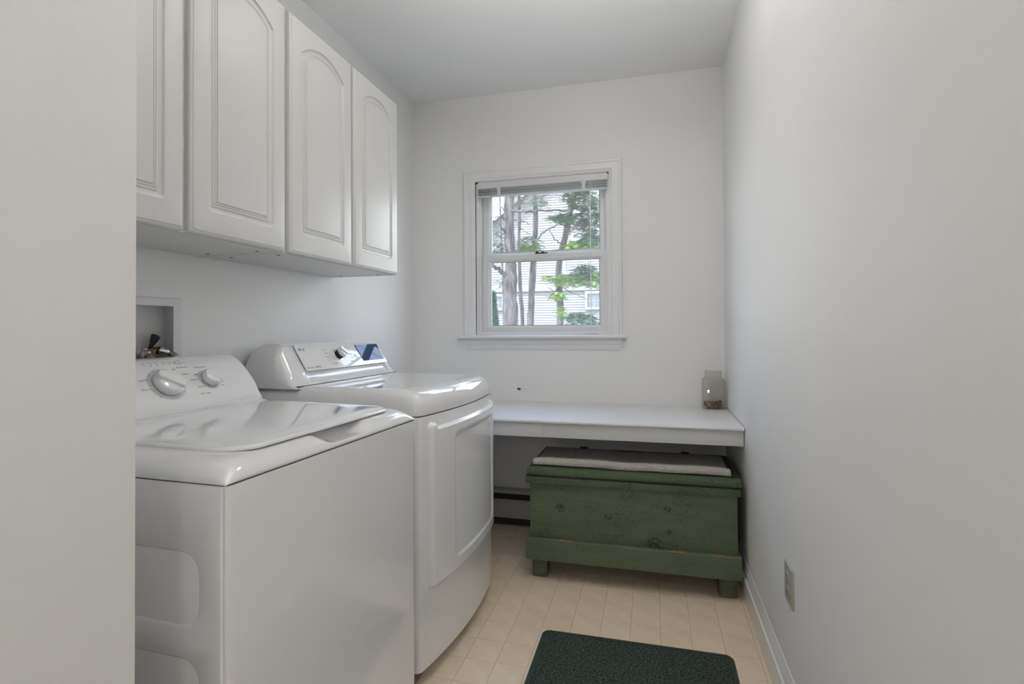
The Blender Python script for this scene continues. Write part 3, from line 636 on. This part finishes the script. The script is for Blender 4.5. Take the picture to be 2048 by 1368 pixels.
# door: raised, rounded and bowed with the body, finger pocket on top, shallow inner field
def sdr(u, z, u0, u1, z0, z1, r):
    qx = abs(u - (u0 + u1) / 2) - (u1 - u0) / 2 + r; qz = abs(z - (z0 + z1) / 2) - (z1 - z0) / 2 + r
    return -(math.hypot(max(qx, 0), max(qz, 0)) + min(max(qx, qz), 0) - r)
du0, du1, dz0, dz1 = .045, .668, .296, .843
def axis(a, b_, extra, n):
    s = set(np.linspace(a, b_, n)); [s.add(e_) for e_ in extra]; return sorted(s)
uu = axis(du0, du1, [du0 + q for q in (.0005, .001, .002, .004, .006, .008, .011, .014, .018)] + [du1 - q for q in (.0005, .001, .002, .004, .006, .008, .011, .014, .018)] + [.186, .189, .192, .195, .198, .201, .204, .62, .623, .626, .629, .632], 60)
zz = axis(dz0, dz1, [dz0 + q for q in (.0005, .001, .002, .004, .006, .008, .011, .014, .018)] + [dz1 - q for q in (.0005, .001, .002, .004, .006, .008, .011, .014, .018, .020, .022, .024, .026, .028)] + [.339, .342, .345, .348, .351, .354, .357], 70)
G = []
for u in uu:
    row = []
    for z in zz:
        d = sdr(u, z, du0, du1, dz0, dz1, .022); t = min(max(d / .014, 0), 1); off = -.004 + .022 * math.sqrt(1 - (1 - t) ** 2) if d > 0 else -.004
        i = sdr(u, z, .190, .628, .342, .79, .03); off -= .0045 * sm(i / .012)
        pk = sdr(u, z, .080, .650, .8175, .846, .01); off -= .018 * sm(pk / .005)
        row.append((bow(u) + off, u, z))
    G.append(row)
b = MB().grid(G)
b.build('door', M['enamel'], dm, 60)

# ---------------------------------------------------------------- shelf
sh = empty('wall_shelf', (0, D, 0), label='long white painted shelf across the back wall under the window', cat='shelf')
x0, x1 = XL + .002, XR - .003
pf = [(-.0005, .704), (-.622, .704), (-.628, .7055), (-.631, .709), (-.632, .713), (-.631, .717), (-.628, .7205), (-.622, .722), (-.0005, .722)]
MB().rings([[(x, y, z) for y, z in pf] for x in (x0, x1)]).build('shelf_board', M['shelf'], sh, 50)
for a, c in ((x0, -.5085), (-.508, x1)): box('front_fascia', a, c, -.612, -.594, .6385, .7038, M['shelf'], sh, .0008)
box('wall_cleat', x0 + .02, x1, -.02, -.001, .66, .7035, M['shelf'], sh)

# ---------------------------------------------------------------- jar with coins
jc = at(1433, 815, D); jx, jy = .3085, 3.010
jar = empty('glass_jar', (jx, jy, .722), label='square clear glass jar with an open round neck at the right end of the shelf', cat='jar')
def jl(s, z, r=.014): return [(x, y, z) for x, y in rrect(-.057 + s, .057 - s, -.052 + s, .052 - s, max(r - s, .003), 5)]
def jn(rad, z):
    L = []
    for x, y, _ in jl(0, 0): a = math.atan2(y, x); L.append((rad * math.cos(a), rad * math.sin(a), z))
    return L
b = MB().rings([jl(.004, .0008), jl(0, .005), jl(0, .150), jl(.004, .158), jn(.0505, .163), jn(.0485, .168), jn(.0485, .192), jn(.0515, .194), jn(.0515, .199), jn(.049, .201), jn(.046, .199), jn(.0455, .166), jl(.008, .157, .012), jl(.004, .150, .012), jl(.004, .008, .012), jl(.008, .006, .012)], True, True)
b.build('jar_body', M['jar'], jar, 35)
b = MB(); rc = random.Random(3)
for k in range(110):
    cx, cy_ = rc.uniform(-.039, .039), rc.uniform(-.035, .035); r = rc.choice((.0095, .0085, .0105)); z = .009 + .022 * (k / 110) + rc.uniform(0, .002)
    n = Vector((rc.uniform(-.7, .7), rc.uniform(-.7, .7), 1)) if k % 4 else Vector((rc.uniform(-1, 1), -1, .6))
    b.lathe([(r, -.0008), (r, .0008)], (cx, cy_, z), n, 12)
co = b.build('coins', M['coin'], None); co.location = (jx, jy, .722)
tag(co, 'brown copper coins lying in the bottom of the glass jar', 'coins', kind='stuff')

# ---------------------------------------------------------------- baseboard heater
he = empty('baseboard_heater', (0, D, 0), label='long white baseboard heater with a dark slot, low on the back wall behind the chest', cat='heater')
hx0, hx1 = -1.43, .25
MB().rings([[(x, y, z) for y, z in ((-.001, .02), (-.006, .02), (-.006, .195), (-.055, .200), (-.060, .196), (-.062, .186), (-.058, .186), (-.055, .203), (-.001, .205))] for x in (hx0, hx1)]).build('back_plate', M['heater'], he, 30)
MB().rings([[(x, y, z) for y, z in ((-.058, .042), (-.0635, .046), (-.0635, .142), (-.056, .150), (-.054, .150), (-.060, .142), (-.060, .048), (-.056, .042))] for x in (hx0, hx1)]).build('front_cover', M['heater'], he, 30)
MB().box(hx0 + .004, hx1 - .004, -.052, -.010, .150, .1855).build('slot_shade_block', M['iron'], he)  # black block put in so that the slot reads as deep shade
MB().tube([(hx0, -.03, .09), (hx1, -.03, .09)], .011, 10).build('hot_water_pipe', M['brass'], he, 60)
MB().box(hx0 + .004, hx1 - .004, -.052, -.007, .003, .0405).box(hx0 + .004, hx1 - .004, -.052, -.007, .1, .135).build('fin_core_gap_shade', M['toe'], he)  # lower block paints the dark gap under the cover; upper one is the fins
for x in (hx0, hx1 - .002): box('end_cap', x, x + .003, -.064, -.001, .0, .205, M['heater'], he)

# ---------------------------------------------------------------- green chest
cx0 = 0.0
ch = empty('wooden_chest', (0, 2.40, 0), label='old green painted wooden chest with worn edges standing under the shelf', cat='chest')
bx0, bx1, by0, by1 = -.556, .338, .010, .440
box('front_board', bx0, bx1, by0, by0 + .020, .120, .476, M['chest_body'], ch, .0015)
for a, c in ((bx0, bx0 + .02), (bx1 - .02, bx1)): box('side_board', a, c, by0 + .0205, by1 - .0205, .120, .476, M['chest_body'], ch, .0012)
box('back_board', bx0, bx1, by1 - .02, by1, .120, .476, M['chest_body'], ch, .0012)
box('bottom_board', bx0 + .0205, bx1 - .0205, by0 + .0205, by1 - .0205, .122, .138, M['chest_leg'], ch)
b = MB().box(-.572, .348, -.009, .0095, .443, .4735, .002); b.build('rim_strip', M['chest_lid'], ch, 40)
for a, c in ((-.572, bx0 - .0005), (bx1 + .0005, .348)): box('rim_strip', a, c, .010, by1, .443, .4735, M['chest_lid'], ch, .0015)
b = MB()                                            # skirt: bevelled top edge, uneven rounded bottom corners
def skirt(xa, xb, ya, yb):
    return MB().box(xa, xb, ya, yb, .096, .193, .0035, 3)
skirt(-.572, .350, -.015, .0095).build('skirt_board', M['chest_skirt'], ch, 50)
skirt(-.572, bx0 - .0005, .010, by1).build('skirt_board', M['chest_skirt'], ch, 50)
skirt(bx1 + .0005, .350, .010, by1).build('skirt_board', M['chest_skirt'], ch, 50)
for fx in (-.553, .264):
    for fy in (.030, .35): MB().box(fx, fx + .072, fy, fy + .070, 0, .1195, .010, 3).build('foot', M['chest_leg'], ch, 50)
b = MB().box(-.566, .353, -.016, .450, .484, .510, .003, 2); lid = b.build('lid', M['chest_lid'], ch, 40)
for xa, xb in ((-.560, -.4), (-.399, .347)):
    pass
MB().box(-.560, .347, .03, .446, .5095, .5108).build('lid_top_shade', M['chest_top_shade'], ch)  # thin dark sheet: shelf shade painted over the lid top
MB().box(-.548, .334, .001, .438, .474, .4845).build('lid_seam', M['seam'], ch)
for px in (1169, 1370):
    x = at(px, 897, 2.86).x
    MB().box(x - .018, x + .018, .40, .452, .511, .5145, .001).tube([(x - .02, .453, .512), (x + .02, .453, .512)], .006, 8).build('hinge', M['iron'], ch, 40)
x = at(1259, 975, 2.39).x
MB().lathe([(.0038, 0), (.0038, .0012)], (x, -.0085, .466), (0, -1, 0), 12).box(x - .0022, x + .0022, -.0098, -.0086, .444, .455).build('keyhole', M['iron'], ch)
for px, py in ((1080, 943), (1145, 951), (1214, 947), (1292, 953), (1388, 961), (1470, 970)):
    q = at(px, py + 4, 2.384); MB().lathe([(.0042, -.001), (.0042, .0006), (.002, .0012)], (q.x, -.0158, q.z), (0, -1, 0), 10).build('nail_head', M['chest_skirt'], ch, 40)
# woven runner folded on the lid
b = MB(); rx0, rx1 = -.550, .318; nx, G1 = 150, []
pro = catmull([(.400, .5115), (.400, .517), (.34, .520), (.20, .522), (.14, .5235), (.105, .532), (.085, .539), (.070, .541), (.056, .537), (.048, .527), (.047, .518), (.052, .5125), (.10, .5120), (.3, .5118), (.400, .5115)], 4)
for i in range(nx + 1):
    u = i / nx; x = rx0 + (rx1 - rx0) * u; row = []
    sag = .002 * math.sin(9 * u) + .0012 * math.sin(23 * u)
    for j, q in enumerate(pro):
        y, z = q
        kn = .0028 * math.sin(i * PI / 1.5 * .75) * math.cos(j * 2.1) if .04 < y < .12 and z > .513 else .0003 * math.sin(i * 2.3 + j)
        endt = .004 * (abs(u - .5) * 2) ** 8
        row.append((x, y - (kn if y < .07 else 0) + .006 * math.sin(3.1 * u + .4), max(z + (kn if y >= .07 else 0) + (sag if z > .513 else 0) - endt * (z > .52), .5113)))
    G1.append(row)
b.grid(G1); n_ = len(pro); b.f.append(tuple(range(n_))); b.f.append(tuple(nx * n_ + k for k in range(n_)))
ru = b.build('folded_runner', M['rope'], None, 70); ru.location = (0, 2.40 + .0, 0)
tag(ru, 'beige woven cotton mat folded in a strip along the lid of the green chest', 'rug')

# ---------------------------------------------------------------- floor mat
mt = empty('floor_mat', (0, 0, 0), label='dark green ribbed door mat with a rubber border on the vinyl floor', cat='mat')
mx0, mx1, my1, my0 = -.414, .262, 2.008, 1.15
def ml(d, z, r=.03): return [(x, y, z) for x, y in rrect(mx0 + d, mx1 - d, my0 + d, my1 - d, max(r - d, .004), 6)]
MB().rings([ml(0, .0003), ml(.001, .003), ml(.004, .0055), ml(.014, .0065), ml(.018, .0065)], True, True).build('rubber_border', M['matborder'], mt, 50)
b = MB(); rr = np.random.RandomState(2); nx_, ny_ = 130, 160; P_ = []
for i in range(nx_ + 1):
    x = mx0 + .016 + (mx1 - mx0 - .032) * i / nx_
    P_.append([(x, my0 + .016 + (my1 - my0 - .032) * j / ny_, .0068 + (rr.rand() * .0028 if 0 < i < nx_ and 0 < j < ny_ else 0)) for j in range(ny_ + 1)])
b.grid(P_); pm = b.build('carpet_pile', M['pile'], mt, 60); tag(pm, kind='stuff')

# ---------------------------------------------------------------- wall outlet
oc = empty('electrical_outlet', (XR, 1.697, .4085), label='beige electrical outlet plate low on the right wall', cat='outlet')
def pl(d, x): return [(x, y, z) for y, z in rrect(-.044 + d, .044 - d, -.0575 + d, .0575 - d, .004, 3)]
MB().rings([pl(0, -.0002), pl(0, -.003), pl(.003, -.0062), pl(.004, -.0064)]).build('cover_plate', M['outlet'], oc, 30)
for z in (-.0215, .0215):
    f = MB().rings([[(x, y, z + q) for y, q in [(.017 * math.cos(a), max(-.013, min(.013, .017 * math.sin(a)))) for a in np.linspace(0, 2 * PI, 25)[:-1]]] for x in (-.0062, -.0085)]).build('socket_face', M['outlet'], oc, 40)
    for y, hh in ((-.0062, .0045), (.0062, .0036)): MB().box(-.0090, -.0084, y - .0008, y + .0008, z + .001 - hh, z + .001 + hh).build('slot', M['toe'], f)
    MB().lathe([(.0022, 0), (.0022, .0006)], (-.0084, 0, z - .0085), (-1, 0, 0), 10).build('slot', M['toe'], f)
MB().lathe([(.0035, 0), (.0035, .0008), (.002, .0014)], (-.0063, 0, 0), (-1, 0, 0), 12).build('screw', M['chrome'], oc, 40)

# ================================================================ outdoors
GZ = -0.9
tag(MB().add([(-40, D + .5, GZ), (30, D + .5, GZ), (30, 60, GZ), (-40, 60, GZ)], [(0, 1, 2, 3)]).build('ground', M['ground']), kind='structure')
HY = 22.0
hs = empty('neighbouring_house', (0, HY, 0), label='white clapboard neighbouring house with a gable roof seen through the window', cat='house')
apex = at(1115, 338, HY); la = at(985, 441, HY - .3); slope = (apex.z - la.z) / (apex.x - la.x)
xl, xr_, zb = -9.5, 2.6, GZ
def roofz(x): return apex.z - slope * abs(x - apex.x)
band = at(1110, 577, HY).z
def clap(z0, z1, yoff, name, gable):
    b = MB(); e_ = .105; z = z0
    while z < z1:
        zt = z + e_; xa, xb = xl, xr_
        if gable:
            zz_ = zt; half = (apex.z - .12 - zz_) / slope
            if half <= .05: break
            xa, xb = max(xl, apex.x - half), min(xr_, apex.x + half)
        b.rings([[(x, yy + yoff, q) for yy, q in ((0, z), (-.040, z), (-.006, zt + .004), (0, zt + .004))] for x in (xa, xb)])
        z = zt
    o = b.build(name, M['siding'], hs); return tag(o, kind='stuff')
MB().add([(xl, .02, zb), (xr_, .02, zb), (xr_, .02, roofz(xr_)), (apex.x, .02, apex.z), (xl, .02, roofz(xl))], [(0, 1, 2, 3, 4)]).build('wall', M['siding'], hs)
clap(zb, band - .1, 0, 'clapboard_siding', False); clap(band + .12, apex.z, -.12, 'clapboard_siding', True)
box('belt_trim', xl, xr_, -.17, 0, band - .11, band + .12, M['extrim'], hs)
for s in (-1, 1):
    x1_ = apex.x + s * 6.5; z1_ = apex.z - slope * 6.5
    def rk(y0, y1, dz0, dz1): return [[(apex.x, y0, apex.z + dz0), (apex.x, y1, apex.z + dz0), (apex.x, y1, apex.z + dz1), (apex.x, y0, apex.z + dz1)], [(x1_, y0, z1_ + dz0), (x1_, y1, z1_ + dz0), (x1_, y1, z1_ + dz1), (x1_, y0, z1_ + dz1)]]
    MB().rings(rk(-.62, 9, .02, .14)).build('roof_slope', M['roof'], hs)
    MB().rings(rk(-.66, -.60, -.24, .12)).build('rake_board', M['extrim'], hs)
    MB().rings(rk(-.60, -.12, -.10, -.02)).build('soffit', M['soffit'], hs)
    MB().rings(rk(-.17, -.12, -.42, -.10)).build('frieze_board', M['extrim'], hs)
def hwin(xa, xb, za, zb_, nx_, nz_):
    f = MB(); y = -.18; t = .11
    f.box(xa - t, xb + t, y, 0, zb_, zb_ + t).box(xa - t, xb + t, y, 0, za - t, za).box(xa - t, xa, y, 0, za, zb_).box(xb, xb + t, y, 0, za, zb_)
    w = f.build('window_frame', M['extrim'], hs); m_ = .022; dx = (xb - xa) / nx_; dz = (zb_ - za) / nz_
    for i in range(nx_):
        for j in range(nz_): box('pane', xa + dx * i + m_, xa + dx * (i + 1) - m_, -.10, -.09, za + dz * j + m_, za + dz * (j + 1) - m_, M['darkpane'], w)
    box('muntin_grid', xa, xb, -.088, -.07, za, zb_, M['extrim'], w)
a = at(1176, 588, HY); c = at(1199, 614, HY); hwin(a.x, c.x + .05, c.z, a.z, 2, 2)
a = at(990, 594, HY); c = at(1006, 616, HY); hwin(a.x, c.x, c.z, a.z, 2, 2)
a = at(1148, 430, HY); c = at(1183, 462, HY); hwin(a.x, c.x, c.z - .3, a.z, 2, 2)
a = at(1133, 500, HY); c = at(1172, 545, HY); hwin(a.x, c.x, c.z, a.z, 2, 2)

def tree(name, label, Y, trunk, branches, foliage, mats, cat='tree', group='trees outside the window'):
    """trunk: pixel path [(x, y, width)] on plane Y; branches: [(path of (x, y, dY), width)]; foliage: [(cx, cy, rx, ry, n, mat, dY)]"""
    base = at(trunk[-1][0], trunk[-1][1], Y); e = empty(name, (base.x, base.y, GZ), label=label, cat=cat, group=group); o = Vector((base.x, base.y, GZ))
    k = F / Y; pts = [at(x, y, Y) for x, y, w in trunk]; rad = [w / k / 2 for x, y, w in trunk]
    pts = [pts[0] + (pts[0] - pts[1]).normalized() * 2.2] + pts + [Vector((pts[-1].x, Y, GZ - .1))]; rad = [rad[0] * .7] + rad + [rad[-1] * 1.15]
    pp = catmull([tuple(p) + (r,) for p, r in zip(pts, rad)], 5)
    rr_ = random.Random(int(Y * 10)); pv = [Vector(p[:3]) - o for p in pp]
    MB().tube(pv, [p[3] * (1 + rr_.uniform(-.07, .07)) for p in pp], 12).build('trunk', M['bark'], e, 60)
    for path, w in branches:
        q = catmull([tuple(at(x, y, Y + dy) - o) for x, y, dy in path], 4); n = len(q)
        q = [p + Vector((rr_.uniform(-1, 1), rr_.uniform(-1, 1), rr_.uniform(-1, 1))) * (.018 if 0 < i < n - 1 else 0) for i, p in enumerate(q)]
        MB().tube(q, [w / k / 2 * (1 - .7 * i / (n - 1)) for i in range(n)], 6).build('branch', M['bark'], e, 60)
        for i in range(2, n - 1, 2):                # side twigs
            pass
    by = {}
    for cx, cy, rx, ry, n, mt_, dy in foliage: by.setdefault(mt_, []).append((cx, cy, rx, ry, n, dy))
    for mt_, cl in by.items():
        V = []; Fc = []
        for cx, cy, rx, ry, n, dy in cl:
            for _ in range(n):
                while True:
                    a_, b_ = rr_.uniform(-1, 1), rr_.uniform(-1, 1)
                    if a_ * a_ + b_ * b_ < 1: break
                p = at(cx + a_ * rx, cy + b_ * ry, Y + dy + rr_.gauss(0, .35)) - o
                ang = rr_.uniform(0, 2 * PI); d = Vector((math.cos(ang), math.sin(ang) * .8, rr_.uniform(-.45, .15))).normalized()
                sd = d.cross(Vector((0, 0, 1))).normalized(); ln = rr_.uniform(.07, .16)
                m_ = 6                              # a twig with needles left and right
                for j in range(m_):
                    c_ = p + d * (ln * j / m_); nl = .042 * (1 - .5 * j / m_)
                    for s in (-1, 1):
                        t = c_ + (sd * s + d * .7 + Vector((0, 0, rr_.uniform(-.25, .25)))) * nl; w = d * .0085
                        i0 = len(V); V += [tuple(c_ - w), tuple(c_ + w), tuple(t)]; Fc.append((i0, i0 + 1, i0 + 2))
        me = bpy.data.meshes.new('foliage'); me.from_pydata(V, [], Fc); me.materials.append(M[mt_]); fo = bpy.data.objects.new('foliage', me); C.objects.link(fo); fo.parent = e; tag(fo, kind='stuff')
    return e
tree('pine_tree', 'thick forked pine trunk at the left of the window view', 9.0,
     [(1019, 372, 22), (1018, 440, 21), (1019, 480, 23), (1022, 515, 21), (1021, 560, 29), (1020, 600, 29), (1021, 650, 33)],
     [([(1016, 556, 0), (1000, 541, -.2), (984, 530, -.4), (968, 522, -.5)], 12),
      ([(1022, 420, 0), (1036, 422, -.2), (1060, 423, -.3), (1100, 420, -.3), (1132, 421, -.1), (1165, 417, 0), (1190, 430, .1)], 7),
      ([(1026, 440, 0), (1040, 441, -.2), (1050, 444, -.3), (1059, 449, -.4)], 4), ([(1012, 470, 0), (1000, 450, -.2), (985, 440, -.3), (970, 438, -.3)], 6),
      ([(1011, 425, 0), (1003, 414, .2), (996, 408, .3)], 2.5), ([(1008, 440, 0), (1000, 433, -.2), (990, 436, -.3)], 3.5), ([(1021, 545, 0), (1028, 600, -.25), (1022, 640, -.3)], 3)],
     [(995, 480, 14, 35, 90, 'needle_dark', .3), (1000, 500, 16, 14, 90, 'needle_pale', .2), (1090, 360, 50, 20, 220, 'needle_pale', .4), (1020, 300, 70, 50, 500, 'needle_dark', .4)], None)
tree('pine_tree', 'thin straight trunk just right of the thick forked pine', 10.0,
     [(1038, 385, 6), (1039, 430, 6.5), (1038, 490, 6), (1040, 560, 8), (1042, 600, 8), (1045, 650, 8)],
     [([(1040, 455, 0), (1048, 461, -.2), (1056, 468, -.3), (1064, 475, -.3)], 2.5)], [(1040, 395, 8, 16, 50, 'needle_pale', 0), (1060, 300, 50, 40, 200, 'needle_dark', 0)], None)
tree('pine_tree', 'slender trunk with peeling pale bark in the middle of the window view', 11.0,
     [(1070, 380, 9), (1071, 430, 11), (1070, 480, 11), (1066, 540, 14), (1063, 590, 13), (1062, 625, 14), (1061, 650, 15)],
     [([(1070, 485, 0), (1090, 463, -.4), (1105, 456, -.5), (1120, 446, -.6)], 3), ([(1070, 500, 0), (1050, 492, -.3), (1036, 486, -.4)], 3), ([(1070, 400, 0), (1082, 392, -.2), (1100, 386, -.2)], 2.5)],
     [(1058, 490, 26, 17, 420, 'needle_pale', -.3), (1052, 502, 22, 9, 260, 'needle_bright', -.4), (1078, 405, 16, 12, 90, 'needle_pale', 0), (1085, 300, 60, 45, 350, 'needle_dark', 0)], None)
tree('pine_tree', 'leaning spruce trunk with bright green boughs at the right of the window view', 8.0,
     [(1152, 372, 14), (1143, 410, 13), (1137, 440, 13), (1130, 475, 13), (1122, 505, 13), (1117, 545, 13), (1119, 590, 14), (1121, 620, 14), (1120, 650, 14)],
     [([(1124, 492, 0), (1114, 482, -.4), (1103, 470, -.6), (1097, 456, -.7)], 3), ([(1135, 455, 0), (1118, 447, -.3), (1100, 456, -.5), (1080, 470, -.6)], 3),
      ([(1118, 575, 0), (1105, 590, -.4), (1094, 601, -.6)], 3.5), ([(1120, 570, 0), (1145, 585, -.4), (1175, 600, -.8)], 2.5), ([(1122, 550, 0), (1150, 556, -.3), (1198, 560, -.6)], 3),
      ([(1145, 400, 0), (1170, 430, -.3), (1195, 460, -.5)], 4), ([(1150, 380, 0), (1175, 392, -.3), (1199, 396, -.5)], 3), ([(1120, 650, 0), (1150, 648, -.4), (1198, 618, -1.0)], 3.5),
      ([(1200, 470, -.8), (1180, 478, -.6), (1165, 482, -.4), (1130, 500, 0)], 2.5), ([(1116, 585, 0), (1103, 578, -.3), (1092, 574, -.4)], 2)],
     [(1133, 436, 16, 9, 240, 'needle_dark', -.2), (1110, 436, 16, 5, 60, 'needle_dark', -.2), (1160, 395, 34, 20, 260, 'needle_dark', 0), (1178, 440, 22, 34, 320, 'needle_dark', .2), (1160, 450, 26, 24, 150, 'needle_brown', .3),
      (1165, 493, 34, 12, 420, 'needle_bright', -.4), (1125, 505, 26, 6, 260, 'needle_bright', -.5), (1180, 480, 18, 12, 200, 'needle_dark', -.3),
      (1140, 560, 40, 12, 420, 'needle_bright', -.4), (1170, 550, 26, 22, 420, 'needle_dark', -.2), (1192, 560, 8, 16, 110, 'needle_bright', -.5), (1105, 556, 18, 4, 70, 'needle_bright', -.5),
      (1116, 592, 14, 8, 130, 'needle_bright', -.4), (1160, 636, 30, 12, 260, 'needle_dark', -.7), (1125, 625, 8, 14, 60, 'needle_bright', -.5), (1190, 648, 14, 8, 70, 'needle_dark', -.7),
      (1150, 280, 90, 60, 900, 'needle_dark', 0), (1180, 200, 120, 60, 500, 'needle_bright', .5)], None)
tree('pine_tree', 'very thin sapling stem beside the foot of the thick forked pine', 9.6,
     [(1006, 572, 3.5), (1007, 600, 4), (1009, 625, 4), (1010, 650, 5)], [], [(1004, 565, 8, 10, 30, 'needle_pale', 0)], None)
# arborvitae at the lower left of the view
s0 = at(987, 655, 6.5); sb = empty('arborvitae_shrub', (s0.x, s0.y, GZ), label='dense dark green shrub at the lower left corner of the window view', cat='shrub')
V = []; Fc = []; rs = random.Random(5); topz = at(990, 588, 6.5).z - GZ; hwid = at(1003, 640, 6.5).x - s0.x
for _ in range(5200):
    t = rs.random() ** .8; z = topz * t; rad = (hwid * 1.0) * (1 - t ** 5) * (.55 + .45 * (1 - t)) * (1.15 if t < .9 else 1); a = rs.uniform(0, 2 * PI); q = math.sqrt(rs.uniform(.5, 1))
    c_ = Vector((rad * q * math.cos(a), rad * q * math.sin(a), z)); d = Vector((math.cos(a) * .5, math.sin(a) * .5, 1) ) + Vector((rs.uniform(-.5, .5), rs.uniform(-.5, .5), rs.uniform(-.3, .3))); d.normalize()
    sd = d.cross(Vector((rs.uniform(-1, 1), rs.uniform(-1, 1), .1))).normalized()
    for j in range(4):
        c2 = c_ + d * .014 * j; t1 = c2 + (sd * (1 if j % 2 else -1) + d) * .016; i0 = len(V); V += [tuple(c2 - d * .005), tuple(c2 + d * .005), tuple(t1)]; Fc.append((i0, i0 + 1, i0 + 2))
me = bpy.data.meshes.new('foliage'); me.from_pydata(V, [], Fc); me.materials.append(M['shrub']); fo = bpy.data.objects.new('foliage', me); C.objects.link(fo); fo.parent = sb; tag(fo, kind='stuff')
MB().tube([(0, 0, 0), (0.01, 0, topz * .5), (0, 0, topz * .93)], [.04, .03, .008], 8).build('stem', M['bark'], sb, 60)
MB().lathe([(hwid * .4, .05), (hwid * .75, topz * .2), (hwid * .7, topz * .6), (hwid * .4, topz * .88), (.01, topz * .96)], (0, 0, 0), (0, 0, 1), 14).build('inner_foliage', M['shrub'], sb, 60)
